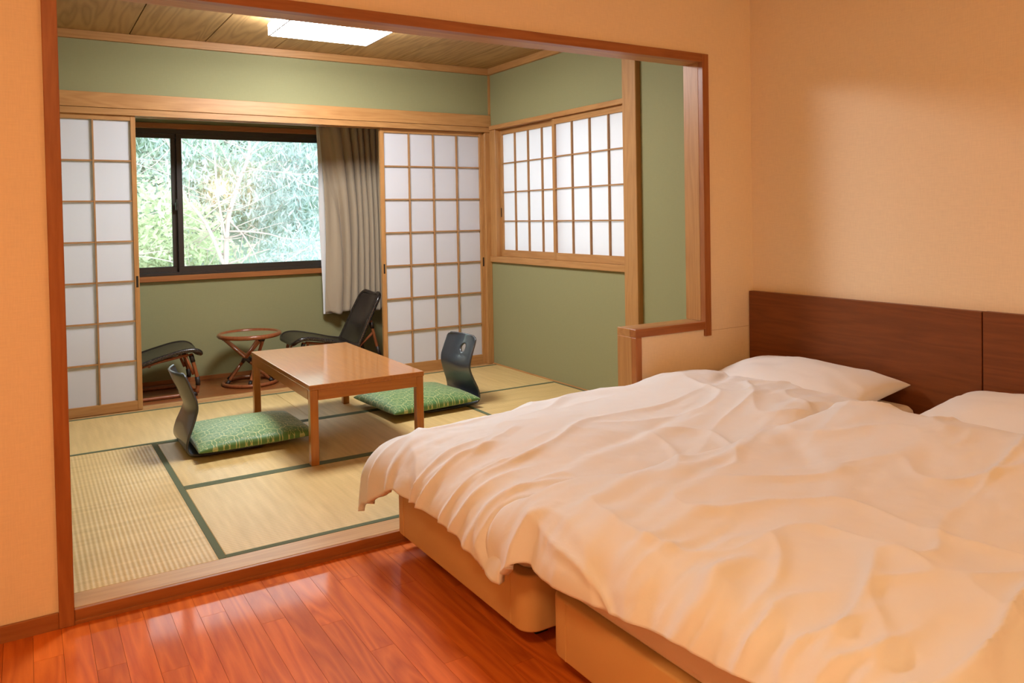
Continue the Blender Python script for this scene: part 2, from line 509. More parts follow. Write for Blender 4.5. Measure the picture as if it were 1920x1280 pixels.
# ------------------------------------------------------------------ bedroom shell
floor = box('floor', XL - 0.1, XR + 0.1, YB - 0.1, 0.02, -0.12, -0.012, DARK)
S(floor, 'reddish oak plank floor of the bedroom', 'floor')
pw = 0.0782
plank_meshes = {}
def plank(parent, x0, x1, y0, y1, ztop, mat, thick=0.012, axis='Y'):
    key = (round(x1 - x0, 3), round(y1 - y0, 3), mat.name)
    if key not in plank_meshes:
        me = box_mesh('plank', x1 - x0 - 0.0009, y1 - y0 - 0.0009, thick)
        me.materials.append(mat); plank_meshes[key] = me
    p = parent.location
    return link('plank', plank_meshes[key], None, parent, ((x0 + x1) / 2 - p.x, (y0 + y1) / 2 - p.y, ztop - thick / 2 - p.z))
k = 0
x = 0.0715 - pw * 18
offs = [0.0, 0.45, 0.2, 0.62, 0.33, 0.75]
while x < XR - 0.005:
    x1 = min(x + pw, XR)
    i = round((x - 0.0715) / pw)
    # the board at x = 0.87 ends 0.69 m in front of the step
    y = -0.69 - offs[(i - 10) % 6] * 0.91
    while y + 0.91 < 0: y += 0.91
    ends = [0.0]
    while y > YB:
        ends.append(y); y -= 0.91
    ends.append(YB)
    for a, b_ in zip(ends[1:], ends[:-1]):
        if b_ - a > 0.02:
            plank(floor, x, x1, round(a, 3), round(b_, 3), 0.0, PLANK)
    x += pw

ceil_b = box('ceiling', XL - 0.1, XR + 0.1, YB - 0.1, 0.0, ZC, ZC + 0.1, WHITE)
S(ceil_b, 'pale papered ceiling of the bedroom', 'ceiling')
w = box('wall_right', XR, XR + 0.058, YB - 0.1, 0.0, -0.1, ZC + 0.1, CREAM)
S(w, 'cream papered bedroom wall behind the brown headboard', 'wall')
w = box('wall_left', XL - 0.1, XL, YB - 0.1, 0.0, -0.1, ZC + 0.1, CREAM)
S(w, 'cream papered bedroom side wall out on the left', 'wall')
w = box('wall_back', XL, XR, YB - 0.1, YB, -0.1, ZC + 0.1, CREAM)
S(w, 'cream papered bedroom wall facing the tatami room', 'wall')
# partition with the wide opening (one wall: left pier, lintel, right pier, low wall)
pm = multi_box_mesh('wall_partition', [
    (XL - 0.1, OX0 + 0.01, 0.0, PT, -0.1, TZC + 0.06), (OX0 + 0.01, OX1 - 0.02, 0.0, PT, OZ - 0.01, TZC + 0.06),
    (OX1 - 0.02, TXR, 0.0, PT, -0.1, TZC + 0.06), (2.525, OX1 - 0.02, 0.0, PT, -0.1, 0.712)])
part_w = link('wall_partition', pm, CREAM)
S(part_w, 'cream papered partition wall with a wide opening to the tatami room', 'wall')
pm = multi_box_mesh('green_lining', [
    (TXL, OX0 + 0.01, PT, PT + 0.004, ZT, TZC), (OX0 + 0.01, OX1 - 0.02, PT, PT + 0.004, OZ, TZC),
    (OX1 - 0.02, TXR, PT, PT + 0.004, ZT, TZC), (2.56, OX1 - 0.02, PT, PT + 0.004, ZT, 0.70)])
link('plaster_face', pm, GREEN, part_w)
# faint paper joint beside the casing foot
wbox('paper_joint', 3.0, 3.29, -0.0006, 0.0, 0.690, 0.692, simple('paper_joint_line', (0.55, 0.38, 0.22), 0.8, 0.2), part_w)

t = box('trim_1', OX0, OX0 + 0.044, -0.014, 0.125, 0.0, OZ, STAIN['Z'], bevel=0.002)
S(t, 'reddish wooden jamb at the left of the opening', 'door frame')
t = empty('trim_2', (OX0 + 0.044, 0, OZ)); S(t, 'reddish wooden header beam across the top of the opening', 'door frame')
wbox('front_board', OX0 + 0.044, 2.957, -0.014, 0.030, OZ - 0.042, OZ, STAIN['X'], t, 0.002)
wbox('soffit_board', OX0 + 0.044, 2.957, 0.030, 0.125, OZ - 0.040, OZ, HINOKI['X'], t, 0.001)
t = empty('trim_3', (OX1, 0, 0.667)); S(t, 'wooden jamb at the right of the opening above the low wall', 'door frame')
wbox('front_board', 2.957, OX1, -0.014, 0.020, 0.667, OZ, STAIN['Z'], t, 0.002)
wbox('lining_board', 2.957, 2.99, 0.020, 0.125, 0.742, OZ, HINOKI['Z'], t, 0.001)
t = empty('trim_4', (2.49, 0, 0.702)); S(t, 'wooden cap board on top of the low wall', 'wall cap')
wbox('front_board', 2.49, 2.957, -0.014, 0.030, 0.702, 0.742, STAIN['X'], t, 0.002)
wbox('top_board', 2.49, 2.957, 0.030, 0.125, 0.702, 0.7415, HINOKI['X'], t, 0.001)
t = empty('trim_5', (2.49, 0, 0)); S(t, 'wooden end post of the low wall beside the bed', 'wall post')
wbox('front_board', 2.49, 2.528, -0.014, 0.020, 0.0, 0.702, STAIN['Z'], t, 0.002)
wbox('side_board', 2.49, 2.528, 0.020, 0.125, ZT, 0.702, HINOKI['Z'], t, 0.001)
t = empty('trim_6', (0.11, 0, 0)); S(t, 'long wooden threshold step up to the tatami room', 'threshold')
wbox('riser', 0.11, 2.49, -0.004, 0.012, -0.005, ZT - 0.001, STAIN['X'], t, 0.0015)
wbox('lower_strip', 0.11, 2.49, -0.010, -0.004, -0.005, 0.012, STAIN['X'], t, 0.001)
wbox('tread', 0.11, 2.49, 0.012, 0.128, -0.005, ZT, SILLTOP, t, 0.0015)
t = box('baseboard_left', XL, OX0, -0.012, 0.0, -0.005, 0.052, STAIN['X'], bevel=0.002)
S(t, 'reddish wooden baseboard under the wall left of the opening', 'baseboard')
t = box('baseboard_right', XR - 0.012, XR, YB, -0.012, -0.005, 0.052, STAIN['Y'], bevel=0.002)
S(t, 'reddish wooden baseboard hidden behind the beds', 'baseboard')

# ------------------------------------------------------------------ tatami room shell
w = box('floor_tatami_base', TXL - 0.1, TXR + 0.1, 0.0, 2.83, -0.12, -0.004, DARK)
S(w, 'dark bed of boards beneath the tatami mats', 'floor')
w = box('wall_tatami_left', TXL - 0.1, TXL, PT, YW + 0.12, -0.1, 2.7, GREEN)
S(w, 'sage green wall at the left end of the tatami room', 'wall')
WY0, WY1, WZ0, WZ1 = 1.02, 2.79, 0.955, 2.03        # side window opening
wm = multi_box_mesh('wall_tatami_right', [
    (TXR, TXR + 0.13, 0.0, WY0, -0.1, 2.7), (TXR, TXR + 0.13, WY1, YW + 0.12, -0.1, 2.7),
    (TXR, TXR + 0.13, WY0, WY1, -0.1, WZ0), (TXR, TXR + 0.13, WY0, WY1, WZ1, 2.7)])
w = link('wall_tatami_right', wm, GREEN)
S(w, 'sage green plaster wall with the small paper screen window', 'wall')
w = box('wall_tatami_upper', TXL, TXR, YS + 0.0, YS + 0.10, 2.04, 2.7, GREEN)
S(w, 'sage green wall band above the long wooden beam', 'wall')
c = box('ceiling_tatami', TXL, TXR, 0.0, YW + 0.12, TZC + 0.012, TZC + 0.12, DARK)
S(c, 'brown grained wooden board ceiling of the tatami room', 'ceiling')
bw = 0.4735
bx = 0.63 - bw * 3
bme = {}
while bx < TXR - 0.01:
    a, b_ = max(bx, TXL), min(bx + bw, TXR)
    if b_ > a + 0.02:
        me = box_mesh('board', b_ - a - 0.006, YS - PT - 0.002, 0.010, 0.001)
        me.materials.append(CEILB)
        link('board', me, None, c, ((a + b_) / 2 - c.location.x, (YS + PT) / 2 - c.location.y, TZC + 0.006 - c.location.z))
    bx += bw
t = box('trim_7', TXL, TXR, YS - 0.028, YS, 2.487, TZC, HINOKI['X'], bevel=0.001); S(t, 'wooden moulding under the ceiling above the beam', 'moulding')
t = box('trim_8', TXR - 0.028, TXR, PT, YS - 0.028, 2.487, TZC, HINOKI['Y'], bevel=0.001); S(t, 'wooden moulding under the ceiling along the window wall', 'moulding')
t = box('trim_9', TXR - 0.016, TXR, YS - 0.016, YS, 2.157, 2.487, HINOKI['Z']); S(t, 'thin wooden strip in the upper corner of the tatami room', 'moulding')
t = box('trim_10', TXL, TXR - 0.002, YS - 0.022, YS + 0.02, 2.052, 2.150, HINOKI['X'], bevel=0.002); S(t, 'broad wooden beam running above the sliding screens', 'beam')
t = empty('trim_11', (TXL, YS, 2.005)); S(t, 'grooved wooden head track above the sliding screens', 'track')
wbox('track_board', TXL, TXR - 0.004, YS - 0.016, YS + 0.012, 2.008, 2.050, HINOKI['X'], t, 0.0015)
wbox('track_rib', TXL, TXR - 0.004, YS + 0.044, YS + 0.052, 2.008, 2.050, HINOKI['X'], t)
wbox('track_board', TXL, TXR - 0.004, YS + 0.084, YS + 0.105, 2.008, 2.050, HINOKI['X'], t, 0.0015)
wbox('track_top', TXL, TXR - 0.004, YS + 0.012, YS + 0.084, 2.030, 2.050, HINOKI['X'], t)
t = box('trim_12', TXR - 0.055, TXR + 0.0, YS - 0.004, YS + 0.11, ZT, 2.008, HINOKI['Z'], bevel=0.002); S(t, 'wooden corner post beside the wide paper screen', 'post')
# bottom track
t = empty('trim_13', (TXL, 2.83, 0)); S(t, 'grooved wooden floor track between tatami and alcove', 'threshold')
yy = 2.826
for (a, b_, zz) in ((2.826, 2.862, ZT), (2.862, 2.884, ZT - 0.004), (2.884, 2.902, ZT), (2.902, 2.924, ZT - 0.004), (2.924, 2.978, ZT)):
    wbox('track_strip', TXL, TXR, a, b_, -0.03, zz, SILLTOP if zz == ZT else HINOKI['X'], t, 0.001)
t = box('trim_14', 3.345, TXR + 0.05, 0.955, 1.088, ZT, TZC, HINOKI['Z'], bevel=0.003); S(t, 'tall square wooden pillar beside the small screen window', 'pillar')
t = box('trim_15', TXR - 0.012, TXR, PT, YS, ZT - 0.003, ZT + 0.008, HINOKI['Y'], bevel=0.001); S(t, 'thin wooden strip at the foot of the window wall', 'moulding')
# side window lining
t = empty('trim_16', (TXR, 1.9, WZ0)); S(t, 'wooden surround of the small screen window', 'window frame')
wbox('head_rail', TXR - 0.022, TXR + 0.13, 1.088, YS - 0.02, 2.025, 2.060, HINOKI['Y'], t, 0.002)
wbox('sill_board', TXR - 0.022, TXR + 0.13, 1.088, YS - 0.006, 0.915, 0.962, HINOKI['Y'], t, 0.002)
wbox('side_board', TXR - 0.010, TXR + 0.13, 2.772, YS - 0.004, 0.962, 2.025, HINOKI['Z'], t, 0.002)
wbox('side_board', TXR, TXR + 0.13, 1.02, 1.05, 0.962, 2.025, HINOKI['Z'], t, 0.001)

# ------------------------------------------------------------------ alcove shell
w = box('floor_alcove', TXL, TXR, 2.978, YW, -0.12, ZT - 0.012, DARK); S(w, 'reddish plank floor of the window alcove', 'floor')
py = 2.978
j = 0
while py < YW - 0.005:
    b_ = min(py + 0.0782, YW)
    cut = [TXL, 0.25 + 0.37 * (j % 3), 1.2 + 0.37 * (j % 3), 2.15 + 0.37 * (j % 3), TXR]
    for a0, a1 in zip(cut[:-1], cut[1:]):
        plank(w, round(a0, 3), round(a1, 3), py, b_, ZT, ALC_PLANK)
    py += 0.0782; j += 1
VX0, VX1, VZ0, VZ1 = -0.30, 2.42, 0.885, 2.018      # window opening
wm = multi_box_mesh('wall_alcove', [
    (TXL - 0.1, VX0, YW, YW + 0.12, -0.1, 2.7), (VX1, TXR + 0.13, YW, YW + 0.12, -0.1, 2.7),
    (VX0, VX1, YW, YW + 0.12, -0.1, VZ0), (VX0, VX1, YW, YW + 0.12, VZ1, 2.7)])
w = link('wall_alcove', wm, GREEN); S(w, 'sage green wall below and around the big window', 'wall')
w = box('ceiling_alcove', TXL, TXR, YS + 0.10, YW, 2.40, 2.45, WHITE); S(w, 'pale ceiling of the window alcove', 'ceiling')
t = box('baseboard_alcove', TXL, TXR, YW - 0.012, YW, ZT, ZT + 0.030, STAIN['X'], bevel=0.001); S(t, 'reddish baseboard under the big window', 'baseboard')
t = box('trim_17', VX0 - 0.02, VX1 + 0.02, YW - 0.035, YW + 0.02, 0.842, 0.884, STAIN['X'], bevel=0.003); S(t, 'orange brown wooden sill of the big window', 'window sill')
t = box('trim_18', VX0 - 0.02, VX1 + 0.02, YW - 0.030, YW + 0.02, 2.020, 2.060, STAIN['X'], bevel=0.002); S(t, 'orange brown wooden lintel above the big window', 'window frame')
# big aluminium window
win = empty('window_1', (1.06, YW + 0.05, VZ0)); S(win, 'dark aluminium sliding window looking onto the garden', 'window')
wbox('frame_head', VX0, VX1, YW - 0.004, YW + 0.10, 1.985, VZ1, BLACKM, win, 0.002)
wbox('frame_sill', VX0, VX1, YW - 0.004, YW + 0.10, VZ0, 0.908, BLACKM, win, 0.002)
wbox('frame_side', VX0, VX0 + 0.03, YW - 0.004, YW + 0.10, 0.908, 1.985, BLACKM, win, 0.002)
wbox('frame_side', VX1 - 0.03, VX1, YW - 0.004, YW + 0.10, 0.908, 1.985, BLACKM, win, 0.002)
def sash(x0, x1, y, wl, wr, labelmat):
    s = empty('sash'); s.parent = win; s.location = (0, 0, 0)
    px, pyy, pz = win.location
    def bb(n, a0, a1, z0, z1, yt, m):
        box(n, a0 - px, a1 - px, y - yt - pyy, y + yt - pyy, z0 - pz, z1 - pz, m, s, 0.0015)
    bb('rail', x0, x1, 1.952, 1.990, 0.013, BLACKM); bb('rail', x0, x1, 0.905, 0.950, 0.013, BLACKM)
    bb('stile', x0, x0 + wl, 0.950, 1.952, 0.013, BLACKM); bb('stile', x1 - wr, x1, 0.950, 1.952, 0.013, BLACKM)
    bb('pane', x0 + wl, x1 - wr, 0.950, 1.952, 0.002, GLASS)
    return s
sash(1.030, VX1 - 0.03, YW + 0.022, 0.040, 0.04, 'in')
sl = sash(VX0 + 0.03, 1.058, YW + 0.062, 0.04, 0.062, 'out')
o = box('latch', 1.012 - win.location.x, 1.034 - win.location.x, -0.066, -0.036, 1.39 - VZ0, 1.45 - VZ0, BLACKM, win, 0.006, 2)
box('latch_lever', 1.018 - win.location.x, 1.028 - win.location.x, -0.080, -0.064, 1.425 - VZ0, 1.475 - VZ0, BLACKM, win, 0.004, 2)
# side window outer glazing
win2 = empty('window_2', (TXR + 0.13, 1.9, WZ0)); S(win2, 'outer glazing behind the small paper screens', 'window')
for (a, b_, z0, z1) in ((WY0, WY1, 0.955, 0.99), (WY0, WY1, 1.995, 2.03), (WY0, WY0 + 0.03, 0.99, 1.995), (WY1 - 0.03, WY1, 0.99, 1.995), (1.885, 1.925, 0.99, 1.995)):
    wbox('frame_bar', TXR + 0.10, TXR + 0.14, a, b_, z0, z1, BLACKM, win2)
wbox('pane', TXR + 0.118, TXR + 0.122, WY0 + 0.03, WY1 - 0.03, 0.99, 1.995, GLASS, win2)

# ------------------------------------------------------------------ tatami mats
def tatami(x0, x1, y0, y1, long_axis, label, borders='both'):
    e = empty('tatami_mat', ((x0 + x1) / 2, (y0 + y1) / 2, 0.0))
    tag(e, label, 'tatami mat', 'tatami mats on the floor')
    g = 0.0008
    wbox('rush_surface', x0 + g, x1 - g, y0 + g, y1 - g, -0.003, ZT - 0.0005, TATAMI[long_axis], e, 0.002)
    hw = 0.029
    if long_axis == 'X':
        for (a, b_) in ((y0, y0 + hw), (y1 - hw, y1)):
            wbox('cloth_border', x0 + g, x1 - g, a + g, b_ - g, ZT - 0.0005, ZT + 0.0008, HERI, e)
    else:
        for (a, b_) in ((x0, x0 + hw), (x1 - hw, x1)):
            wbox('cloth_border', a + g, b_ - g, y0 + g, y1 - g, ZT - 0.0005, ZT + 0.0008, HERI, e)
    return e
R0, R1, R2, R3 = 0.128, 1.040, 1.935, 2.826
tatami(TXL, 0.614, R0, R2, 'Y', 'tatami mat at the left, running away from the threshold step')
tatami(0.614, 2.46, R0, R1, 'X', 'tatami mat along the threshold step, in front of the low table')
tatami(0.614, 2.46, R1, R2, 'X', 'tatami mat lying under the front half of the low table')
tatami(2.46, TXR, R0, R2, 'Y', 'tatami mat along the green window wall, mostly hidden by the bed')
tatami(TXL, 1.52, R2, R3, 'X', 'back row tatami mat before the narrow screen and alcove chairs')
tatami(1.52, TXR, R2, R3, 'X', 'back row tatami mat in front of the wide paper screen')

# ------------------------------------------------------------------ shoji screens
def shoji(name, u0, u1, z0, z1, stile, toprail, botrail, cols, rows, depth, axis, pos, label, group, pull=None, bar=0.010, glass_u=None):
    """axis 'X': lies along X at y=pos (room side -Y). axis 'Y': along Y at x=pos (room side -X)"""
    uc = (u0 + u1) / 2
    e = empty(name, (uc, pos, z0) if axis == 'X' else (pos, uc, z0))
    tag(e, label, 'shoji screen', group)
    def bb(n, a0, a1, c0, c1, d0, d1, mat, bev=0.0):
        if axis == 'X':
            return box(n, a0 - uc, a1 - uc, d0, d1, c0 - z0, c1 - z0, mat, e, bev)
        return box(n, d0, d1, a0 - uc, a1 - uc, c0 - z0, c1 - z0, mat, e, bev)
    h = depth / 2
    A = axis
    bb('stile', u0, u0 + stile, z0, z1, -h, h, HINOKI['Z'], 0.0015)
    bb('stile', u1 - stile, u1, z0, z1, -h, h, HINOKI['Z'], 0.0015)
    bb('top_rail', u0 + stile, u1 - stile, z1 - toprail, z1, -h * 0.85, h * 0.85, HINOKI[A], 0.001)
    bb('bottom_rail', u0 + stile, u1 - stile, z0, z0 + botrail, -h * 0.85, h * 0.85, HINOKI[A], 0.001)
    a0, a1, c0, c1 = u0 + stile, u1 - stile, z0 + botrail, z1 - toprail
    us = [a0 + (a1 - a0) * i / cols for i in range(cols + 1)]
    zs = [c0 + (c1 - c0) * i / rows for i in range(rows + 1)]
    for u in us[1:-1]:
        bb('lattice_bar', u - bar / 2, u + bar / 2, c0, c1, -0.012, 0.004, KUMIKO['Z'])
    for z in zs[1:-1]:
        bb('lattice_bar', a0, a1, z - bar / 2, z + bar / 2, -0.010, 0.004, KUMIKO[A])
    pme = None
    for i in range(cols):
        for k in range(rows):
            if pme is None:
                o = bb('paper_pane', us[i], us[i + 1], zs[k], zs[k + 1], 0.0042, 0.0048, PAPER)
                # single sheet: keep one face only so light passes through once
                me = o.data
                bm = bmesh.new()
                s = (us[1] - us[0]) / 2; q = (zs[1] - zs[0]) / 2
                co = [(-s, 0, -q), (s, 0, -q), (s, 0, q), (-s, 0, q)] if axis == 'X' else [(0, -s, -q), (0, s, -q), (0, s, q), (0, -s, q)]
                bm.faces.new([bm.verts.new(p) for p in co])
                bm.to_mesh(me); bm.free()
                pme = me
            else:
                um, zm = (us[i] + us[i + 1]) / 2 - uc, (zs[k] + zs[k + 1]) / 2 - z0
                link('paper_pane', pme, None, e, (um, 0.0045, zm) if axis == 'X' else (0.0045, um, zm))
    if pull is not None:
        for (pu, pz) in pull:
            bb('finger_pull', pu - 0.007, pu + 0.007, pz - 0.038, pz + 0.038, -h - 0.001, -h + 0.004, DARK, 0.001)
    return e
shoji('shoji_screen', -0.300, 0.654, ZT + 0.001, 2.010, 0.030, 0.034, 0.062, 4, 7, 0.028, 'X', 2.886,
      'tall narrow-looking paper screen beside the left jamb, partly hidden by it', 'sliding paper screens', [(0.640, 0.905)])
shoji('shoji_screen', 2.400, 3.330, ZT + 0.001, 2.010, 0.034, 0.034, 0.080, 4, 7, 0.028, 'X', 2.914,
      'tall wide paper screen right of the curtain with seven rows of panes', 'sliding paper screens', [(2.417, 0.90), (3.318, 0.915)])
shoji('shoji_screen', 1.920, 2.776, 0.963, 2.024, 0.034, 0.045, 0.055, 4, 4, 0.024, 'Y', TXR + 0.048,
      'small window paper screen at the far side, tucked behind its neighbour', 'window paper screens', [(2.762, 1.33)])
shoji('shoji_screen', 1.052, 1.962, 0.963, 2.024, 0.034, 0.045, 0.055, 4, 4, 0.024, 'Y', TXR + 0.018,
      'small window paper screen beside the square wooden pillar', 'window paper screens')

# ------------------------------------------------------------------ ceiling lamp
lamp = empty('ceiling_lamp', (1.63, 1.68, TZC)); tag(lamp, 'square white glowing lamp on the wooden board ceiling', 'ceiling lamp')
wbox('housing', 1.325, 1.935, 1.375, 1.985, TZC - 0.03, TZC - 0.002, simple('lamp_housing', (0.8, 0.78, 0.75), 0.5), lamp, 0.004)
wbox('diffuser', 1.31, 1.955, 1.36, 2.005, 2.432, TZC - 0.03, emission('lamp_diffuser_glow', (0.94, 0.97, 1.0), LAMP_TATAMI), lamp, 0.014, 3)
for xx in (1.318, 1.947):
    wbox('seam', xx - 0.004, xx + 0.004, 1.372, 1.993, 2.4305, 2.4335, simple('lamp_seam', (0.35, 0.33, 0.36), 0.5), lamp)

# warm bedroom ceiling lamp (behind and above the camera's view)
def warm_glow(name, s): return emission(name, WARM, s)
bl = empty('bedroom_ceiling_lamp', (-0.45, -2.60, ZC)); tag(bl, 'warm round ceiling lamp over the bedroom floor, outside the frame', 'ceiling lamp')
bm = bmesh.new(); bmesh.ops.create_cone(bm, cap_ends=True, segments=40, radius1=0.27, radius2=0.29, depth=0.05)
me = bpy.data.meshes.new('lamp_base'); bm.to_mesh(me); bm.free()
link('lamp_base', me, simple('lamp_base_white', (0.75, 0.7, 0.6), 0.5), bl, (0, 0, -0.025))
bm = bmesh.new(); bmesh.ops.create_uvsphere(bm, u_segments=40, v_segments=16, radius=0.27)
bmesh.ops.delete(bm, geom=[v for v in bm.verts if v.co.z > 0.001], context='VERTS'); bmesh.ops.scale(bm, vec=(1, 1, 0.35), verts=bm.verts)
me = bpy.data.meshes.new('lamp_globe'); bm.to_mesh(me); bm.free()
link('lamp_globe', me, emission('warm_globe_glow', WARM, LAMP_WARM / (math.pi * 0.27 ** 2 * math.pi)), bl, (0, 0, -0.05), True)
# warm wall lamp whose reflection glints in the window
wl = empty('wall_lamp', (2.875, YB + 0.0, 1.77)); tag(wl, 'warm wall lamp on the rear bedroom wall, outside the frame', 'wall lamp')
box('back_plate', -0.05, 0.05, 0.001, 0.02, -0.10, 0.06, GREYM, wl, 0.004)
tube('arm', [(0, 0.02, -0.05), (0, 0.09, -0.06), (0, 0.12, -0.02)], 0.008, GREYM, wl)
bm = bmesh.new(); bmesh.ops.create_uvsphere(bm, u_segments=24, v_segments=16, radius=0.075)
me = bpy.data.meshes.new('lamp_globe'); bm.to_mesh(me); bm.free()
link('lamp_globe', me, emission('wall_lamp_glow', WARM, LAMP_WALL / (4 * math.pi * 0.075 ** 2 * math.pi)), wl, (0, 0.12, 0.05), True)

# ------------------------------------------------------------------ headboard
hb = empty('headboard', (3.30, -1.2, 0)); tag(hb, 'long dark brown wooden headboard fixed along the bedroom wall', 'headboard')
wbox('panel', 3.290, XR - 0.001, -1.208, -0.004, 0.06, 0.878, HEADW, hb, 0.002)
wbox('panel', 3.290, XR - 0.001, -2.42, -1.213, 0.06, 0.880, HEADW, hb, 0.002)
wbox('backing', 3.305, XR - 0.001, -2.41, -0.02, 0.0, 0.86, DARK, hb)

# ------------------------------------------------------------------ beds
def rounded_box_mesh(name, sx, sy, sz, rad, edge=0.012, seg=8):
    bm = bmesh.new()
    bmesh.ops.create_cube(bm, size=1.0)
    bmesh.ops.scale(bm, vec=(sx, sy, sz), verts=bm.verts)
    vert_e = [e for e in bm.edges if abs(e.verts[0].co.z - e.verts[1].co.z) > sz * 0.5]
    bmesh.ops.bevel(bm, geom=vert_e, offset=rad, segments=seg, profile=0.5, affect='EDGES')
    hz = [e for e in bm.edges if abs(e.verts[0].co.z - e.verts[1].co.z) < 1e-6 and len(e.link_faces) == 2 and any(abs(f.normal.z) > 0.9 for f in e.link_faces) and any(abs(f.normal.z) < 0.1 for f in e.link_faces)]
    bm.normal_update()
    bmesh.ops.bevel(bm, geom=hz, offset=edge, segments=3, profile=0.5, affect='EDGES')
    me = bpy.data.meshes.new(name); bm.to_mesh(me); bm.free()
    for p in me.polygons: p.use_smooth = True
    return me
def smooth_by_angle(o, deg=35):
    me = o.data
    me.set_sharp_from_angle(angle=math.radians(deg))
def bed(xf, xh, y0, y1, label):
    e = empty('bed', ((xf + xh) / 2, (y0 + y1) / 2, 0)); tag(e, label, 'bed', 'two single beds')
    cx, cy = e.location.x, e.location.y
    me = rounded_box_mesh('bed_base', xh - xf, y1 - y0, 0.172, 0.055, 0.008)
    o = link('bed_base', me, BEDFAB, e, (0, 0, 0.065 + 0.086)); smooth_by_angle(o)
    # upholstery seams at the foot corners
    for sy in (-1, 1):
        yy = sy * ((y1 - y0) / 2 - 0.085)
        box('seam', -(xh - xf) / 2 - 0.0022, -(xh - xf) / 2 + 0.004, yy - 0.0022, yy + 0.0022, 0.070, 0.232, BEDFAB, o, 0.001).location.z -= 0.151
    me = rounded_box_mesh('mattress', xh - xf - 0.03, y1 - y0 - 0.03, 0.215, 0.07, 0.035)
    o = link('mattress', me, SHEET, e, (0.0, 0, 0.237 + 0.1075)); smooth_by_angle(o, 60)
    for sx in (-1, 1):
        for sy in (-1, 1):
            a = sx * ((xh - xf) / 2 - 0.12); b_ = sy * ((y1 - y0) / 2 - 0.12)
            box('leg', a - 0.025, a + 0.025, b_ - 0.025, b_ + 0.025, 0, 0.066, DARK, e, 0.004)
    return e
bed(1.222, 3.275, -0.985, -0.028, 'tan upholstered single bed standing against the low wall')
bed(1.240, 3.275, -2.045, -1.075, 'tan upholstered single bed in the near foreground')

def grid_normals(P):
    du = np.gradient(P, axis=0); dv = np.gradient(P, axis=1)
    n = np.cross(du, dv); n /= (np.linalg.norm(n, axis=2, keepdims=True) + 1e-12)
    if n[..., 2].mean() < 0: n = -n
    return n

